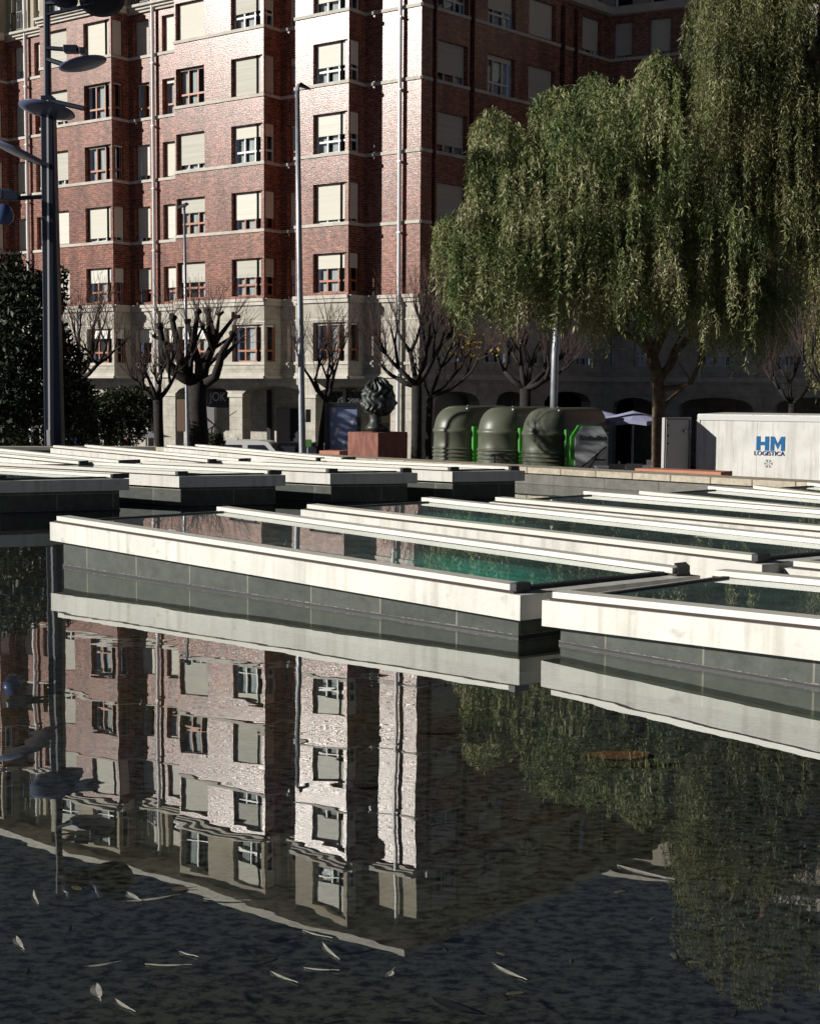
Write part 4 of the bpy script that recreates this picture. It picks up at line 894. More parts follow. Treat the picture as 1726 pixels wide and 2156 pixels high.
# --- willow 2, taller, olive, right edge
T2 = tree_thing('willow_tree', base_w(1880, 960, 25), 'tall olive willow at the right edge reaching above the picture')
tr = MB(); tr.tube([base_w(1880, 960, 25), atw(1870, 700, 25), atw(1830, 450, 25), atw(1760, 240, 25), atw(1715, 120, 25), atw(1690, 40, 25), atw(1660, -80, 25)], [.3, .24, .2, .15, .11, .09, .06], 10)
tr.tube([atw(1715, 120, 25), atw(1670, 20, 25), atw(1600, -60, 25.5)], [.08, .06, .04], 8); tr.tube([atw(1830, 450, 25), atw(1700, 300, 25.4), atw(1560, 160, 26), atw(1500, 60, 26.4)], [.1, .07, .05, .03], 7); obj('trunk', tr, m_barkw, T2, smooth=True)
lo2 = [(1400, 420), (1500, 470), (1600, 520), (1680, 560), (1690, 820), (1726, 850), (1800, 850)]
cl = []
for (x, y, w_, dp, Y, n_) in [(1500, -60, 90, 420, 26.2, 190), (1560, -100, 130, 520, 25.6, 260), (1640, -60, 120, 480, 25.4, 230), (1475, 60, 70, 320, 26.4, 110), (1600, 120, 160, 400, 24.8, 260), (1700, 160, 130, 440, 24.6, 220), (1520, 200, 130, 300, 25.6, 200), (1740, 20, 130, 500, 25.5, 200), (1760, 400, 140, 380, 24.4, 200),
   (1712, 640, 40, 190, 24.4, 60), (1740, 620, 80, 230, 24.6, 110), (1680, 380, 130, 340, 25, 170), (1600, 330, 140, 260, 25, 160), (1640, -300, 200, 380, 25.6, 160), (1780, -250, 200, 500, 25.6, 140), (1540, -220, 140, 300, 26, 100)]:
    cl.append((x, y, w_, dp, Y, n_))
for _ in range(90):
    x = random.uniform(1480, 1740); cl.append((x, random.uniform(-40, 420), random.uniform(35, 75), random.uniform(90, 200), random.uniform(24.2, 25.2), 34))
n2c = willow(T2, cl, m_willow2, leafL=.12, leafW=.023, dens=.8, lo=lo2)
print('willow leaves', n1c, n2c)

def blob_tree(root, blobs, m, n, L, wd, down=.2):
    P = []
    tot = sum(b[3] ** 2 for b in blobs)
    for (x, y, Y, rp, sq) in blobs:
        c = at(x, y, Y); r = rp * Y / FP; k = int(n * rp ** 2 / tot)
        v = rng.normal(size=(k, 3)); v /= np.linalg.norm(v, axis=1)[:, None]; rr = r * rng.uniform(.35, 1.06, (k, 1)) ** .6
        P.append(np.array(c) + v * rr * np.array([1, 1, sq]))
    P = np.concatenate(P); P = P[P[:, 2] > ZG]; D = rng.normal(size=P.shape); D[:, 2] -= down
    V, F = leaf_cloud(P, D, L, wd); raw_mesh('foliage', V, F, m, root)
TM = tree_thing('magnolia_tree', base_at(20, 930, 32.5), 'dark evergreen with glossy leaves at the left edge behind the tall post')
tr = MB(); tr.tube([base_at(20, 930, 32.5), at(20, 820, 32.5), at(15, 700, 32.5), at(20, 600, 32.5)], [.2, .16, .12, .06], 8); obj('trunk', tr, m_bark, TM)
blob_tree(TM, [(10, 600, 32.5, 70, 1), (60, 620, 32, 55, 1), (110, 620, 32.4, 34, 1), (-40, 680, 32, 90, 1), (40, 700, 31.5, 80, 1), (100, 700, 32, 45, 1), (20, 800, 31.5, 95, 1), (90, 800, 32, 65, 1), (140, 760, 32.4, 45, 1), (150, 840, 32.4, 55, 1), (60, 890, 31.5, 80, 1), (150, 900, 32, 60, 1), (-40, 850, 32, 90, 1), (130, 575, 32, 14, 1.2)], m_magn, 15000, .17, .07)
def shrub(px, py, Y, blobs, label, n=4000, L=.1, wd=.05):
    T = thing('shrub', base_at(px, py, Y), label, 'shrub', 'dark shrubs beyond the far wall'); tr = MB()
    for k in range(5): tr.tube([base_at(px, py, Y), at(px + random.uniform(-25, 25), py - 20, Y), at(px + random.uniform(-45, 45), py - 60, Y)], [.03, .025, .01], 5)
    obj('stems', tr, m_bark, T); blob_tree(T, blobs, m_shrub, n, L, wd)
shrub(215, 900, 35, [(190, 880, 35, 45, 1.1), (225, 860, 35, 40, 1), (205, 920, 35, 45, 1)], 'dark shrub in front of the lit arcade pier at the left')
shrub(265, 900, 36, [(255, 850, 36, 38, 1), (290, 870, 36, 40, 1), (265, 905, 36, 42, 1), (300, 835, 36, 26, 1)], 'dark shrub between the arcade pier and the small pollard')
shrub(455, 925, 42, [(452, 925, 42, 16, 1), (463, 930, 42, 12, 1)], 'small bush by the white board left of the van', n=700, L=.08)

# ================================================================== STREET FURNITURE
def thin_lamp(px, ytop, Y, r, ybase, head, label, arm=28):
    b = base_at(px + (ybase - ytop) * .0, 900, Y); top = at(px, ytop, Y); xb = at(px + 11 * (900 - ytop) / 720, 900, Y)
    base = Vector((xb.x, xb.y, ZT if Y < 44 else ZG)); t = thing('street_lamp', base, label, 'lamp post', 'street lamps')
    m = MB(); m.tube([base, base + Zv * 1.0, base.lerp(top, .6), top], [r * 1.25, r, r * .8, r * .6], 8); obj('pole', m, m_galv, t, smooth=True)
    m = MB(); e = top + Vector((arm * Y / FP, 0, -.03)); m.tube([top, top + Vector((0.02, 0, .12)), top + Vector((.12, 0, .16))], [r * .6, r * .5, r * .5], 6); obj('arm', m, m_galv, t)
    m = MB(); m.hexa([top + Vector((.05, -.1, .1)), e + Vector((0, -.05, .05)), e + Vector((0, .05, .05)), top + Vector((.05, .1, .1))], [top + Vector((.08, -.08, .2)), e + Vector((-.03, -.04, .1)), e + Vector((-.03, .04, .1)), top + Vector((.08, .08, .2))]); obj('lamp_head', m, m_cap, t)
    return t
L1 = thin_lamp(626, 190, 36, .095, 945, 0, 'tallest thin lamp post in the middle with its head at the fourth storey')
m = MB(); q = at(641, 875, 36); m.box((q.x + .1, q.y - .1, q.z), .06, .08, .16); obj('control_box', m, m_black, L1)
thin_lamp(388, 441, 40, .06, 930, 0, 'short grey lamp post in front of the large pollarded tree', arm=-14)
thin_lamp(163, 655, 44, .05, 800, 0, 'distant lamp post with a small head by the evergreen', arm=14)
lp = base_at(1164, 900, 41); t = thing('street_lamp', lp, 'pale grey lamp post rising behind the bottle banks into the willow', 'lamp post', 'street lamps')
m = MB(); m.tube([lp, at(1168, 750, 41), at(1180, 560, 41), at(1190, 300, 41)], [.12, .105, .09, .06], 10); obj('pole', m, m_galv, t, smooth=True)
m = MB(); e = at(1190, 300, 41); m.tube([e, e + Vector((.1, 0, .15)), e + Vector((.6, 0, .2))], [.06, .05, .04], 6); obj('arm', m, m_galv, t)

# tall post with reflector discs, left
pb = base_at(116, 900, 30); Y = 30
t = thing('reflector_lamp_post', pb, 'tall dark blue post with tilted reflector discs and spotlights at the left', 'lamp post')
m = MB(); s_ = Y / FP
a, b = at(114, 938, Y), at(101.5, 203, Y); hw0, hw1 = 18.5 * s_, 12.5 * s_
def prism(mb, p0, p1, h0, h1, dep):
    mb.hexa([p0 + Vector((-h0, -dep, 0)), p0 + Vector((h0, -dep, 0)), p0 + Vector((h0, dep, 0)), p0 + Vector((-h0, dep, 0))], [p1 + Vector((-h1, -dep, 0)), p1 + Vector((h1, -dep, 0)), p1 + Vector((h1, dep, 0)), p1 + Vector((-h1, dep, 0))])
prism(m, Vector((a.x + .02, a.y, ZT)), b, hw0 * 1.05, hw1, .16); obj('lower_post', m, m_bluemetal, t, bevel=.015)
m = MB(); prism(m, b, at(97.5, -60, Y), 6 * s_, 5.5 * s_, .06); obj('upper_post', m, m_bluemetal, t)
m = MB(); p0, p1 = at(104, 936, Y - .2), at(100, 210, Y - .2); prism(m, p0, p1, .02, .018, .015); p0, p1 = at(94, 203, Y - .1), at(93, -30, Y - .1); prism(m, p0, p1, .016, .015, .02); obj('lit_edge_strip', m, m_pipe, t)  # pale strips paint the sunlit left edge onto the post
m = MB(); p0, p1 = at(103, 938, Y - .25), at(102, 905, Y - .25); prism(m, p0, p1, .035, .035, .03); obj('cable_box', m, m_pipe, t)
def disc(name, px, py, Yd, rpx, tilt, yaw, mat_, th=.05, sq=1.0):
    c = at(px, py, Yd); r = rpx * Yd / FP; d = MB(); prof = [(0, -.03), (r * .7, -.01), (r, .05), (r * .97, .08), (r * .6, .05), (0, .03)]
    d.lathe((0, 0, 0), prof, 28); Mx = Matrix.Rotation(yaw, 4, 'Z') @ Matrix.Rotation(tilt, 4, 'Y')
    d.v = [tuple(c + (Mx @ Vector(v)) * 1.0) for v in d.v]; return obj(name, d, mat_, t, smooth=True)
def tilt_disc(px, py, Yd, rpx, rx, ry, dm_=None):
    c = at(px, py, Yd); r = rpx * Yd / FP; d = MB(); d.lathe((0, 0, 0), [(0, -.02), (r * .7, -.01), (r, .03), (r * .985, .045), (r * .6, .04), (0, .025)], 32)
    Mx = Matrix.Rotation(ry, 4, 'Y') @ Matrix.Rotation(rx, 4, 'X'); d.v = [tuple(c + Mx @ Vector(v)) for v in d.v]; return obj('reflector_disc', d, dm_ or m_disc, t, smooth=True)
tilt_disc(98, 234, Y - .35, 58, R(-9), R(8)); tilt_disc(133, -2, Y - .3, 30, R(-30), R(4), m_bluemetal); tilt_disc(215, 2, Y + .2, 46, R(-30), R(-12), m_bluemetal)
tilt_disc(175, 137, Y - .3, 50, R(-2), R(-14)); tilt_disc(35, 322, Y - .6, 66, R(-4), R(22))
for (x0, y0, x1, y1, r) in [(98, 100, 180, 106, .045), (100, 124, 150, 140, .05), (100, 210, 178, 228, .05), (98, 346, 60, 335, .05), (100, 413, 20, 418, .045), (98, 6, 150, 2, .05), (98, 30, 200, 8, .04)]:
    m = MB(); m.tube([at(x0, y0, Y - .1), at(x1, y1, Y - .25)], r, 6); obj('bracket', m, m_bluemetal, t)
for (x0, y0, w_, h_) in [(150, 103, 14, 7), (20, 412, 20, 9), (175, 107, 6, 6)]:
    m = MB(); c = at(x0, y0, Y - .3); m.box(c, w_ * s_, .12, h_ * s_); obj('spotlight', m, m_bluemetal, t, bevel=.01)
m = MB(); c = at(8, 440, Y - .3); m.lathe((c.x, c.y, c.z - .2), [(.02, .32), (.13, .26), (.2, .1), (.19, -.02), (.12, -.1), (0, -.12)], 18); obj('lamp_globe', m, mat('blue_lens', (.05, .08, .2), .3), t, smooth=True)
m = MB(); c = at(10, 408, Y - .3); m.box(c, .13, .1, .1, .4); obj('lamp_housing', m, m_galv, t, bevel=.02)

# poster panel
q0, q1 = base_at(683, 900, 33), base_at(760, 900, 33); PB = Pl(Vector((q0.x, q0.y, 0)), Vector((1, -.03, 0)))
t = thing('poster_panel', Vector((q0.x + .4, q0.y, ZT)), 'tall glazed street panel with a faded blue flowered poster left of the bronze head', 'poster panel')
zt = at(720, 847, 33).z; wd = q1.x - q0.x
m = MB(); bx(m, PB, 0, .12, ZT, zt, -.14, .0); bx(m, PB, wd - .1, wd, ZT, zt, -.14, 0); bx(m, PB, .12, wd - .1, zt - .1, zt, -.14, 0); bx(m, PB, .12, wd - .1, ZT, ZT + .5, -.14, 0); obj('frame', m, mat('dark_frame', (.03, .032, .038), .35), t, bevel=.008)
def poster_mat():
    m = mat('faded_blue_poster', (.34, .43, .68), .4, var=.18, vscale=2.2); return m
m = MB(); bx(m, PB, .12, wd - .1, ZT + .5, zt - .1, -.1, -.05); obj('poster', m, poster_mat(), t)
m = MB()
for (x, y) in [(703, 864), (745, 883), (697, 893), (741, 890), (701, 932), (722, 934), (710, 905), (688, 870), (706, 914)]:
    u, z = PB.hit(x, y); m.face([PB.p(u + .045 * math.cos(k) * (1 + .3 * math.sin(3 * k)), z + .06 * math.sin(k), -.045) for k in np.linspace(0, 5.8, 9)])
obj('printed_flowers', m, mat('flower_print', (.8, .8, .85), .5), t)

# bronze head on rusty block
pc = at(796, 911, 26.4); blk = Pl(Vector((pc.x, pc.y, 0)), Vector((-.985, .17, 0)))
px0, pxr = at(731, 911, 26.6), at(858, 916, 26.75)
t = thing('pedestal', Vector((pc.x, pc.y + .45, ZP)), 'rusty red steel block under the bronze head', 'pedestal')
zt = pc.z; F1 = Vector((pc.x, pc.y - .05, 0)); Lc = Vector((px0.x, px0.y + .28, 0)); Rc = Vector((pxr.x, pxr.y + .3, 0)); Bc = Lc + Rc - F1
m = MB(); m.hexa([Vector((p.x, p.y, ZP)) for p in (Lc, F1, Rc, Bc)], [Vector((p.x, p.y, zt)) for p in (Lc, F1, Rc, Bc)]); obj('steel_block', m, m_corten, t, bevel=.006)
st = thing('bronze_head', Vector((pc.x + .02, pc.y + .35, zt)), 'giant dark bronze head with wavy hair, face turned right, on the rusty block', 'sculpture')
sc_ = 26.75 / FP; cx, cy, cz = at(797, 843, 26.75)
def profile_head():
    m = MB(); NU, NV = 96, 64; hx, hz, hy = 35 * sc_, 45 * sc_, 35 * sc_
    for j in range(NV + 1):
        th = math.pi * j / NV
        for i in range(NU):
            ph = 2 * math.pi * i / NU; n_ = Vector((math.sin(th) * math.cos(ph), math.sin(th) * math.sin(ph), math.cos(th)))
            r = 1.0; z = n_.z; fx = n_.x
            face = max(0, min(1, (fx - .62) / .2)) * (1 if z < .45 else max(0, 1 - (z - .45) / .15))
            wob = .065 * math.sin(15 * ph + 3.2 * math.sin(5 * z * 1.6) + 2 * noise.noise(n_ * 2)) + .05 * math.sin(14 * z + 5 * ph)
            wob += .05 * noise.noise(n_ * 5)
            r += wob * (1 - face)
            if z < -.35 : r *= 1 - .32 * (1 - face * .3) * ((-z - .35) / .65)
            x = n_.x * hx * r; y = n_.y * hy * r * (1 - .1 * face); zz_ = n_.z * hz * r
            if face > 0 and abs(n_.y) < .5:
                zn = z; c_ = max(0, 1 - (abs(n_.y) / .22) ** 2)
                bump_ = .16 * math.exp(-((zn + .12) / .10) ** 2) * max(0, 1 - (abs(n_.y) / .13) ** 2) + .05 * math.exp(-((zn - .22) / .07) ** 2) + .05 * math.exp(-((zn + .36) / .05) ** 2) * c_ + .05 * math.exp(-((zn + .46) / .05) ** 2) * c_ + .1 * math.exp(-((zn + .66) / .09) ** 2) * c_
                eye = -.07 * math.exp(-((zn - .05) / .08) ** 2) * math.exp(-((abs(n_.y) - .25) / .1) ** 2)
                x += (bump_ + eye) * hx * face
            m.v.append((cx + x, cy + y, cz + zz_))
    for j in range(NV):
        for i in range(NU):
            a = j * NU + i; b = j * NU + (i + 1) % NU; m.f.append((a, a + NU, b + NU, b)); m.uv.append(None); m.mi.append(0)
    return m
obj('head', profile_head(), m_bronze, st, smooth=True)
m = MB(); q = at(794, 880, 26.75)
for (z0, r0) in (): pass
prof = [(.13, .32), (.115, .2), (.12, .12), (.17, .05), (.2, .0), (.12, -.04), (.03, -.06)]
m.lathe((q.x - .03, q.y, q.z - .2), prof, 20); obj('neck', m, m_bronze, st, smooth=True)
m = MB(); q2 = at(806, 900, 26.75)
m.hexa([Vector((q2.x - .06, q2.y - .06, zt)), Vector((q2.x + .1, q2.y - .06, zt)), Vector((q2.x + .1, q2.y + .06, zt)), Vector((q2.x - .06, q2.y + .06, zt))], [Vector((q2.x - .2, q2.y - .12, q2.z + .1)), Vector((q2.x + .12, q2.y - .12, q2.z + .1)), Vector((q2.x + .12, q2.y + .12, q2.z + .1)), Vector((q2.x - .2, q2.y + .12, q2.z + .1))])
m.tube([(q2.x - .02, q2.y, zt), (q2.x - .1, q2.y, zt + .14)], .02, 6); m.box((q2.x - .02, q2.y, zt + .012), .16, .12, .01); obj('bracket_base', m, m_bronze, st)

# bottle banks
def bottle_bank(root_only=False):
    Rr, ax = .70, 2.0
    m = MB(); N = 16
    def ring(z, r, bias=0):
        pts = []
        for k in range(N + 1): a = math.pi + math.pi * k / N; pts.append((r * math.cos(a), r * math.sin(a), z))   # front half round
        for k in range(N + 1): a = math.pi * k / N; pts.append((r * math.cos(a), ax + r * .35 * math.sin(a), z))
        return pts
    rows = []
    zs_ = np.linspace(0, 1.02, 110)
    for z in zs_:
        r = Rr * (1 + .055 * max(0, math.sin(z / .115 * 2 * math.pi))); rows.append(ring(z, r))
    rows += [ring(1.05, Rr * .99), ring(1.40, Rr * .985), ring(1.43, Rr * 1.03), ring(1.50, Rr * 1.03), ring(1.53, Rr * .985)]
    H = 2.19 - 1.53
    for k in range(1, 17):
        t_ = k / 16; z = 1.53 + H * math.sin(t_ * math.pi / 2); r = Rr * .97 * max(.0, math.cos(t_ * math.pi / 2)  ) ** .5 ; pts = []
        fr_shift = .30 * t_ ** 1.6
        for q in range(N + 1): a = math.pi + math.pi * q / N; pts.append((r * math.cos(a), fr_shift + r * math.sin(a), z))
        for q in range(N + 1): a = math.pi * q / N; pts.append((r * math.cos(a), ax + r * .3 * math.sin(a), z))
        rows.append(pts)
    n = len(rows[0])
    for r_ in rows: m.v += r_
    for j in range(len(rows) - 1):
        for i in range(n): m.f.append((j * n + i, j * n + (i + 1) % n, (j + 1) * n + (i + 1) % n, (j + 1) * n + i)); m.uv.append(None); m.mi.append(0)
    return m
ang = R(-40)
first = None
for i, px in enumerate((962, 1057, 1152)):
    py = 857 + i * 3.5; Y = 42.4 - i * 1.3; c = at(px, 900, Y)
    lb = ['leftmost of the three olive dome recycling banks', 'middle of the three olive dome recycling banks', 'rightmost of the three olive dome recycling banks, beside the bus poster'][i]
    if first is None:
        t = thing('recycling_bank', Vector((0, 0, 0)), lb, 'recycling bank', 'olive dome recycling banks')
        obj('shell', bottle_bank(), m_igloo, t, smooth=True)
        s_ = MB(); s_.box((.73, .35, .85), .05, .55, .75); s_.box((-.72, .5, .85), .05, .42, .75); obj('side_panel', s_, m_lime, t, bevel=.03)
        s_ = MB(); s_.box((.45, -.1, 2.12), .02, .02, .02); s_.tube([(0, .5, 2.1), (0, .5, 2.2), (.0, .62, 2.2), (0, .62, 2.1)], .02, 6); obj('lifting_hook', s_, m_galv, t)
        first = t
    else:
        t = copy_tree(first); tag(t, lb)
    t.location = (c.x, c.y, ZT); t.rotation_euler = (0, 0, ang)
# bus poster board on the end of the banks
q = at(1243, 940, 38.2); PBB = Pl(Vector((q.x, q.y, 0)), Vector((1, .05, 0)))
t = thing('bus_poster_board', Vector((q.x, q.y, ZT)), 'pale poster board with chamfered top and green edge reading Bizkaibus', 'poster board')
def cham(m, P, u0, u1, z0, z1, d0, d1, c):
    pts = [(u0, z0), (u1, z0), (u1, z1 - c * 1.6), (u1 - c, z1), (u0 + c, z1), (u0, z1 - c * 1.6)]
    f = [P.p(a, b, d1) for a, b in pts]; bk = [P.p(a, b, d0) for a, b in pts]; m.hexa(bk, f)
zt = PBB.hit(1243, 897)[1]; ua, ub = PBB.u(1206, 940), PBB.u(1279, 940)
m = MB(); cham(m, PBB, ua - .05, ub - .02, ZT, zt + .02, -.28, -.03, .2); obj('green_back', m, m_lime, t)
m = MB(); cham(m, PBB, ua + .05, ub, ZT, zt, -.03, .04, .18); obj('poster', m, mat('bus_poster', (.8, .84, .85), .35, col2=(.5, .57, .6), vscale=1.1), t)
text('lettering', 'Bizkaibus', .2, PBB, PBB.u(1248, 922), PBB.hit(1248, 922)[1], .05, m_text, t)
m = MB()
for (x0, y0, x1, y1) in [(1222, 985, 1275, 940), (1240, 985, 1262, 950), (1250, 968, 1275, 968)]:
    p, z0 = PBB.hit(x0, y0); p2, z2 = PBB.hit(x1, y1); m.tube([PBB.p(p, z0, .045), PBB.p(p2, z2, .045)], .018, 4)
obj('printed_lines', m, m_text, t)

# refrigerated container with open door
c1 = at(1468, 900, 28); CP = Pl(Vector((c1.x, c1.y, 0)), Vector((.90, -.43, 0)))
zt = CP.hit(1500, 871.5)[1]
t = thing('cold_store_container', CP.p(2.6, ZT), 'white container lettered HM LOGISTICA with its grey door standing open', 'container')
m = MB(); bx(m, CP, 0, 5.4, ZT + .08, zt, -2.3, 0); obj('body', m, m_box, t, bevel=.012)
m = MB(); bx(m, CP, 0.0, 5.4, zt - .12, zt - .02, .0, .018); bx(m, CP, -.012, .045, ZT + .1, zt - .12, 0, .015); bx(m, CP, 2.38, 2.41, ZT + .1, zt - .12, 0, .012); obj('edge_rail', m, m_white, t)
m = MB()
for k in (1.16, 4.0): bx(m, CP, k - .003, k + .003, ZT + .1, zt - .12, 0, .003)
obj('panel_seams', m, m_box, t)
m = MB(); bx(m, CP, -.03, -.002, ZT + .1, zt - .03, -2.2, -.04); obj('door_opening', m, m_black, t)
dd = Vector((-.74, -.52, 0)).normalized(); DP = Pl(CP.p(-.1, 0, .03) + dd * .75, -dd)
zb, ztd = ZT + .15, zt - .07
m = MB(); bx(m, DP, 0, .73, zb, ztd, -.08, 0); do = obj('door', m, m_door, t, bevel=.01)
m = MB(); bx(m, DP, .03, .70, ztd - .05, ztd - .02, 0, .02); bx(m, DP, .03, .06, zb + .05, ztd - .05, 0, .02); bx(m, DP, .67, .70, zb + .05, ztd - .05, 0, .02); obj('gasket', m, mat('gasket', (.2, .2, .21), .6), do)
m = MB()
for z in (ztd - .27, ztd - 1.1): bx(m, DP, .5, .69, z - .02, z + .02, 0.02, .05); m.box(DP.p(.62, z, .06), .03, .02, .035)
obj('latch', m, m_galv, do)
m = MB()
for z in (ztd - .15, ztd - .35, ztd - .5): m.box(DP.p(.08, z, .02), .015, .015, .015)
obj('door_bolts', m, m_black, do)
lx, lz = CP.u(1592, 933), CP.hit(1592, 948)[1]; lw, lh = .24, CP.hit(1619, 918)[1] - CP.hit(1619, 948)[1]
m = MB(); bx(m, CP, lx, lx + .075, lz, lz + lh, .002, .008); bx(m, CP, lx + lw - .075, lx + lw, lz, lz + lh, .002, .008); bx(m, CP, lx + .075, lx + lw - .075, lz + lh * .38, lz + lh * .62, .002, .008); obj('letter_h', m, m_bluelogo, t)
mx_ = lx + lw + .03; m = MB()
for pts in ([(0, 0), (.07, 0), (.07, 1), (0, 1)], [(.2, 0), (.27, 0), (.27, 1), (.2, 1)], [(.07, .62), (.135, .12), (.135, .5), (.07, 1)], [(.135, .12), (.2, .62), (.2, 1), (.135, .5)]):
    m.hexa([CP.p(mx_ + x, lz + z * lh, .002) for x, z in pts], [CP.p(mx_ + x, lz + z * lh, .008) for x, z in pts])
obj('letter_m', m, m_bluelogo, t)
text('logo_line', 'LOGISTICA', .117, CP, CP.u(1619, 955), CP.hit(1619, 955)[1], .006, m_navy, t, .004, .0015)
m = MB(); uu, zz0 = CP.hit(1617, 976)
for k in range(6):
    a = k * math.pi / 3; ca, sa = math.cos(a), math.sin(a); p = lambda r, s: CP.p(uu + r * ca - s * sa, zz0 + r * sa + s * ca, .006)
    m.tube([p(.02, 0), p(.085, 0)], .004, 4); m.tube([p(.05, 0), p(.075, .025)], .0035, 4); m.tube([p(.05, 0), p(.075, -.025)], .0035, 4)
obj('snowflake', m, m_galv, t)

# parasols
for i, (x, Yp, lb) in enumerate([(1268, 43, 'left pale blue cafe parasol beside the bus poster board'), (1332, 42, 'right pale blue cafe parasol beside the willow trunk')]):
    b = base_at(x, 900, Yp); t = thing('parasol', b, lb, 'parasol', 'cafe parasols'); ztop = at(x, 866, Yp).z; r = 1.12
    m = MB(); NN = 8
    rim_ = [Vector((b.x + r * math.cos(2 * math.pi * k / NN + .2), b.y + r * math.sin(2 * math.pi * k / NN + .2), ztop - .27)) for k in range(NN)]; tp_ = Vector((b.x, b.y, ztop + .02))
    for k in range(NN):
        a, c = rim_[k], rim_[(k + 1) % NN]; mid = (a + c) / 2 + Vector((0, 0, .03)); m.face([a, mid, tp_]); m.face([mid, c, tp_]); m.face([a - Zv * .12, mid - Zv * .1, mid, a]); m.face([mid - Zv * .1, c - Zv * .12, c, mid])
    obj('canopy', m, m_parasol, t); m = MB(); m.tube([b, tp_], .03, 6); obj('pole', m, m_galv, t)
    m = MB(); m.box((b.x, b.y, ZT + .05), .3, .3, .05); obj('foot', m, m_black, t)
def cafe_table(b, label):
    t = thing('cafe_table', b, label, 'table', 'cafe tables'); m = MB(); m.box(b + Zv * .74, .4, .4, .02); obj('tabletop', m, m_galv, t); m = MB(); m.tube([b, b + Zv * .72], .03, 6); m.box(b + Zv * .02, .2, .2, .015); obj('leg', m, m_black, t)
def cafe_chair(b, rz, label):
    t = thing('cafe_chair', b, label, 'chair', 'cafe chairs'); cs, sn = math.cos(rz), math.sin(rz); q = lambda x, y, z: b + Vector((x * cs - y * sn, x * sn + y * cs, z))
    m = MB(); m.box(q(0, 0, .45), .21, .21, .02, rz); obj('seat', m, m_black, t); m = MB(); m.box(q(0, .2, .68), .2, .015, .2, rz); obj('backrest', m, m_black, t)
    for x in (-.18, .18):
        for y in (-.18, .18): m = MB(); m.tube([q(x, y, 0), q(x, y, .44)], .012, 5); obj('leg', m, m_galv, t)
cafe_table(base_at(1290, 900, 36), 'cafe table under the parasols near the bus poster board'); cafe_table(base_at(1345, 900, 36.5), 'cafe table just left of the willow trunk')
for i, (x, Yp, rz, lb) in enumerate([(1300, 35.2, 3, 'cafe chair with its back to us right of the bus poster board'), (1322, 36.3, 1.5, 'cafe chair between the two tables'), (1340, 35.4, 2.8, 'cafe chair nearest the willow trunk'), (1362, 37, -1, 'cafe chair partly behind the willow trunk')]): cafe_chair(base_at(x, 900, Yp), rz, lb)
# benches: salmon boards beyond the wall
def bench(x0, x1, ytop, Y, lb):
    p0, p1 = at(x0, ytop, Y), at(x1, ytop + (x1 - x0) * .04, Y - .9 * (x1 - x0) / 180); dirn = (p1 - p0); dirn.z = 0; L = dirn.length; P = Pl(Vector((p0.x, p0.y, 0)), dirn); z = p0.z
    t = thing('bench', Vector((p0.x, p0.y, ZP)), lb, 'bench'); m = MB(); bx(m, P, 0, L, z - .11, z, -.42, 0); obj('seat', m, m_salmon, t, bevel=.01)
    for u in (.15, L - .25): m = MB(); bx(m, P, u, u + .1, ZP, z - .11, -.36, -.06); obj('leg', m, m_corten, t)
bench(1336, 1518, 986, 23, 'long salmon bench just beyond the wall in front of the container'); bench(672, 715, 948.5, 29, 'short pale salmon bench left of the rusty block')
# stair handrail
hb = at(1060, 975, 25); t = thing('handrail', Vector((hb.x, hb.y, ZP)), 'black stair handrail in front of the middle recycling bank', 'handrail')
m = MB()
for (dx, dy) in ((0, 0), (14, -1.5)):
    Y_ = 25 + dx * .03; m.tube([at(1033 + dx, 961 + dy, Y_), at(1037 + dx, 958 + dy, Y_), at(1050 + dx, 958 + dy, Y_), at(1074 + dx, 981 + dy, Y_), at(1100 + dx, 1010 + dy, Y_)], .022, 6)
    q = at(1041 + dx, 958, Y_); m.tube([q, (q.x, q.y, ZP)], .02, 6)
obj('rails', m, m_black, t)

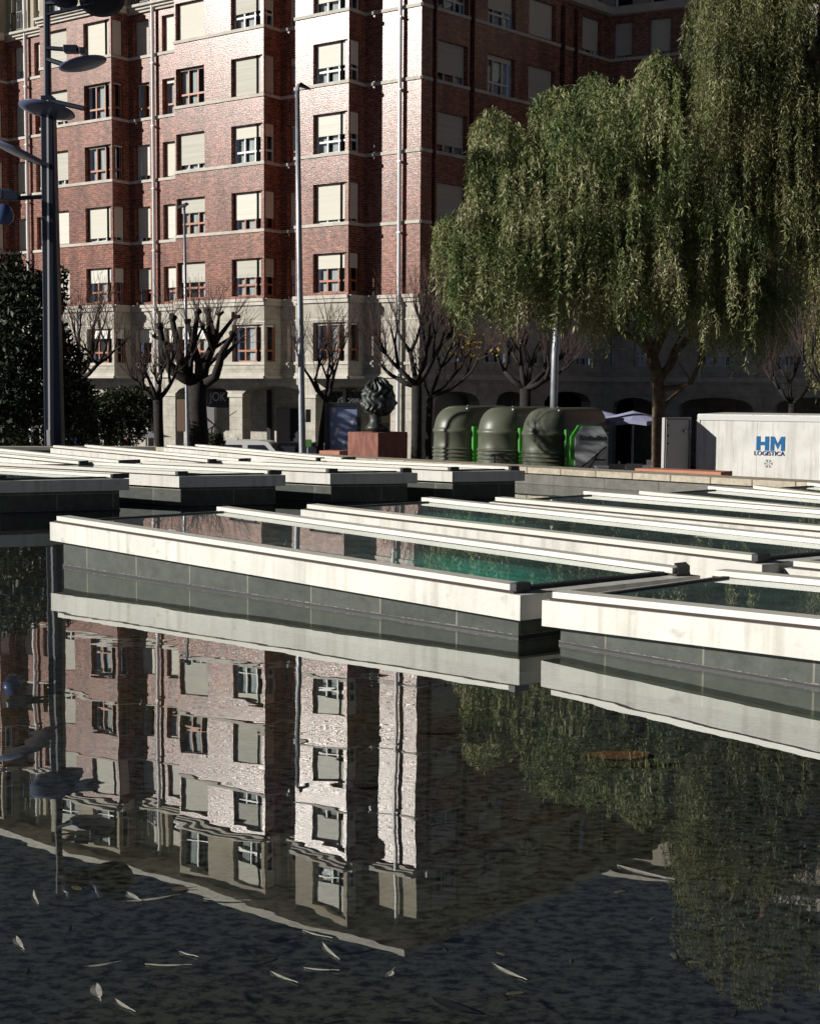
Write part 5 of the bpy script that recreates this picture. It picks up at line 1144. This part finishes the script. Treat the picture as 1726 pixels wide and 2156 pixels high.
# vehicles
def car(px, Y, rz, L, Wd, H, m_body, label, kind='car', name='parked_car'):
    b = base_at(px, 900, Y); t = thing(name, b, label, 'van' if kind == 'van' else 'car', 'vehicles parked along the street'); cs, sn = math.cos(rz), math.sin(rz)
    q = lambda x, y, z: b + Vector((x * cs - y * sn, x * sn + y * cs, z))
    if kind == 'van': prof = [(-.5, .25), (-.5, .55), (-.49, .93), (-.46, 1), (.1, 1), (.18, .98), (.34, .6), (.46, .5), (.5, .4), (.5, .2)]
    else: prof = [(-.5, .22), (-.5, .5), (-.47, .66), (-.38, .7), (-.27, .97), (-.15, 1), (.1, 1), (.3, .68), (.46, .58), (.5, .45), (.5, .2)]
    m = MB(); n = len(prof)
    def side(z): return Wd / 2 * (1 if z < .62 else 1 - .22 * (z - .62) / .38)
    Lp = [q(x * L, side(z), z * H) for x, z in prof]; Rp = [q(x * L, -side(z), z * H) for x, z in prof]
    m.face(Lp[::-1]); m.face(Rp)
    for i in range(n): j = (i + 1) % n; m.face([Lp[i], Lp[j], Rp[j], Rp[i]])
    obj('body', m, m_body, t, bevel=.03)
    g_ = MB(); wz0, wz1 = .64, .93
    def sq(s_, x0, x1, xt0, xt1): 
        f = [q(x0 * L, s_ * (side(wz0) + .012), wz0 * H), q(x1 * L, s_ * (side(wz0) + .012), wz0 * H), q(xt1 * L, s_ * (side(wz1) + .012), wz1 * H), q(xt0 * L, s_ * (side(wz1) + .012), wz1 * H)]
        g_.face(f if s_ < 0 else f[::-1])
    for s_ in (1, -1):
        if kind == 'van': sq(s_, -.45, -.03, -.44, -.03); sq(s_, .02, .27, .02, .15)
        else: sq(s_, -.33, -.05, -.24, -.05); sq(s_, -.02, .26, -.02, .1)
    x0, x1 = (.325, .2) if kind == 'van' else (.3, .13); zz0, zz1 = (.64, .95) if kind == 'van' else (.7, .96)
    g_.face([q(x0 * L + .02, -side(zz0) * .9, zz0 * H), q(x0 * L + .02, side(zz0) * .9, zz0 * H), q(x1 * L + .02, side(zz1) * .9, zz1 * H), q(x1 * L + .02, -side(zz1) * .9, zz1 * H)])
    obj('windows', g_, m_carglass, t)
    for x in (-.32, .32):
        for s_ in (1, -1):
            w_ = MB(); c = q(x * L, s_ * (Wd / 2 - .1), .31); ax_ = Vector((-sn, cs, 0)); w_.tube([c - ax_ * .1, c + ax_ * .1], .31, 16); wo = obj('wheel', w_, m_tyre, t); h = MB(); h.tube([c - ax_ * .11, c + ax_ * .11], .18, 12); obj('rim', h, m_galv, wo)
    for s_ in (1, -1): h = MB(); h.box(q(.49 * L, s_ * Wd * .36, .42 * H), .05, .12, .06, rz); obj('headlight', h, m_alu, t)
    return t, q
t, q = car(524, 49, R(-4), 4.3, 1.7, 1.99, m_white, 'small white van parked behind the wall left of the middle lamp post', 'van', 'parked_van')
m = MB(); m.box(q(-.7, 0, 2.03), .32, .1, .035, R(-4)); obj('roof_pod', m, m_white, t)
car(640, 52.5, R(-4), 4.3, 1.75, 1.8, mat('black_paint', (.01, .01, .013), .2), 'black car right behind the white van')
car(668, 46.5, R(-4), 4.2, 1.75, 1.42, mat('maroon_paint', (.05, .01, .02), .25), 'dark maroon car between the lamp post and the blue poster')
car(905, 46, R(185), 4.2, 1.75, 1.42, mat('grey_paint', (.3, .32, .35), .25), 'grey car half hidden between the bronze head and the bottle banks')
# red and white signs, boards
def board(px0, px1, y0, y1, Y, m_, lb, name='sign_board', post=True, cat='sign', dep=.04):
    a, b = at(px0, y0, Y), at(px1, y1, Y); t = thing(name, Vector(((a.x + b.x) / 2, a.y, ZG)), lb, cat); m = MB(); m.box(((a.x + b.x) / 2, a.y, (a.z + b.z) / 2), (b.x - a.x) / 2, dep, (a.z - b.z) / 2); obj('panel', m, m_, t, bevel=.01)
    m = MB(); m.tube([((a.x + b.x) / 2, a.y, ZG), ((a.x + b.x) / 2, a.y, b.z)], .03, 6); obj('post', m, m_galv, t); return t
board(431, 454, 858, 912, 43, mat('white_board', (.5, .5, .5), .5), 'white upright street cabinet left of the pale pier', 'street_cabinet', cat='cabinet', dep=.25)
board(260, 270, 925, 935, 36, m_red, 'small red sign low behind the back row of skylights'); board(239, 250, 924, 930, 36, m_pale, 'small pale sign left of the red one')
board(376, 415, 841, 908, 47, mat('tan_awning', (.3, .2, .14), .7), 'tan fronted kiosk between the lamp post and the large pollard', 'kiosk', cat='kiosk', dep=.3)
board(640, 656, 925, 941, 40.4, mat('green_sticker', (.12, .3, .08), .5), 'small green sign on a post above the maroon car')
t_ = base_at(285, 900, 40)
for i, (x, lb) in enumerate([(268, 'left dark striped cafe umbrella behind the shrubs'), (308, 'right dark striped cafe umbrella behind the shrubs')]):
    b = base_at(x, 900, 41); t = thing('cafe_umbrella', b, lb, 'umbrella', 'dark cafe umbrellas'); zt = at(x, 905, 41).z; m = MB()
    for k in range(8):
        a0, a1 = k * math.pi / 4, (k + 1) * math.pi / 4; m.face([b + Vector((.75 * math.cos(a0), .75 * math.sin(a0), zt - b.z - .2)), b + Vector((.75 * math.cos(a1), .75 * math.sin(a1), zt - b.z - .2)), b + Vector((0, 0, zt - b.z))], None, k % 2)
    obj('canopy', m, [mat('umb_grey', (.35, .35, .38), .8), m_black], t); m = MB(); m.tube([b, b + Zv * (zt - b.z)], .025, 6); obj('pole', m, m_galv, t)

# person walking under the evergreen
def person(b, label):
    t = thing('person', b, label, 'person'); me = bpy.data.meshes.new('body')
    J = [(0, 0, .92, .13), (0, -.02, 1.12, .13), (.02, -.06, 1.36, .15), (.03, -.1, 1.5, .06), (.04, -.13, 1.60, .085), (.045, -.14, 1.70, .085),
         (-.17, -.05, 1.38, .065), (-.24, -.12, 1.13, .05), (-.16, -.3, 1.02, .038), (.2, -.05, 1.38, .065), (.27, -.02, 1.12, .05), (.25, -.16, .93, .038),
         (-.09, .0, .86, .1), (-.1, -.12, .5, .07), (-.1, -.05, .08, .05), (-.1, -.2, .04, .045), (.09, 0, .86, .1), (.1, .08, .5, .07), (.1, .22, .1, .05), (.1, .1, .04, .045)]
    E = [(0, 1), (1, 2), (2, 3), (3, 4), (4, 5), (2, 6), (6, 7), (7, 8), (2, 9), (9, 10), (10, 11), (0, 12), (12, 13), (13, 14), (14, 15), (0, 16), (16, 17), (17, 18), (18, 19)]
    me.from_pydata([j[:3] for j in J], E, []); o = bpy.data.objects.new('body', me); COL.objects.link(o); o.parent = t; me.materials.append(m_pale)
    sk = o.modifiers.new('skin', 'SKIN'); me_v = me.skin_vertices[0].data if me.skin_vertices else None
    if me_v is None:
        bpy.context.view_layer.objects.active = o; me_v = o.data.skin_vertices[0].data if o.data.skin_vertices else None
    if me_v:
        for i, j in enumerate(J): me_v[i].radius = (j[3], j[3])
        me_v[0].use_root = True
    ss = o.modifiers.new('sub', 'SUBSURF'); ss.levels = 2; ss.render_levels = 2
    m = MB(); m.lathe(b + Vector((.01, -.03, .95)), [(.17, 0), (.19, .2), (.21, .38), (.15, .52), (.07, .56)], 16)
    for (p0, p1, p2) in (((-.17, -.05, 1.38), (-.24, -.12, 1.13), (-.17, -.28, 1.03)), ((.2, -.05, 1.38), (.27, -.02, 1.12), (.25, -.15, .95))): m.tube([b + Vector(p0), b + Vector(p1), b + Vector(p2)], [.085, .07, .055], 10)
    obj('jacket', m, m_jacket, t, smooth=True)
    m = MB(); m.lathe(b + Vector((.045, -.13, 1.62)), [(.0, .17), (.07, .15), (.1, .07), (.1, -.02)], 14); obj('hair', m, m_bark, t, smooth=True)
    for s_ in (-.17, .25):
        m = MB(); h0 = b + Vector((s_, -.3 if s_ < 0 else -.16, 1.0 if s_ < 0 else .93))
        for k in range(5): m.tube([h0 + Vector(((k - 2) * .018, 0, 0)), h0 + Vector(((k - 2) * .022, -.03, -.05)), h0 + Vector(((k - 2) * .022, -.02, -.09 + abs(k - 2) * .01))], [.01, .009, .007], 5)
        obj('hand', m, m_skin, t, smooth=True)
    return t
person(base_at(222 - 40, 900, 40), 'person in a blue jacket and pale trousers walking behind the wall at the left')
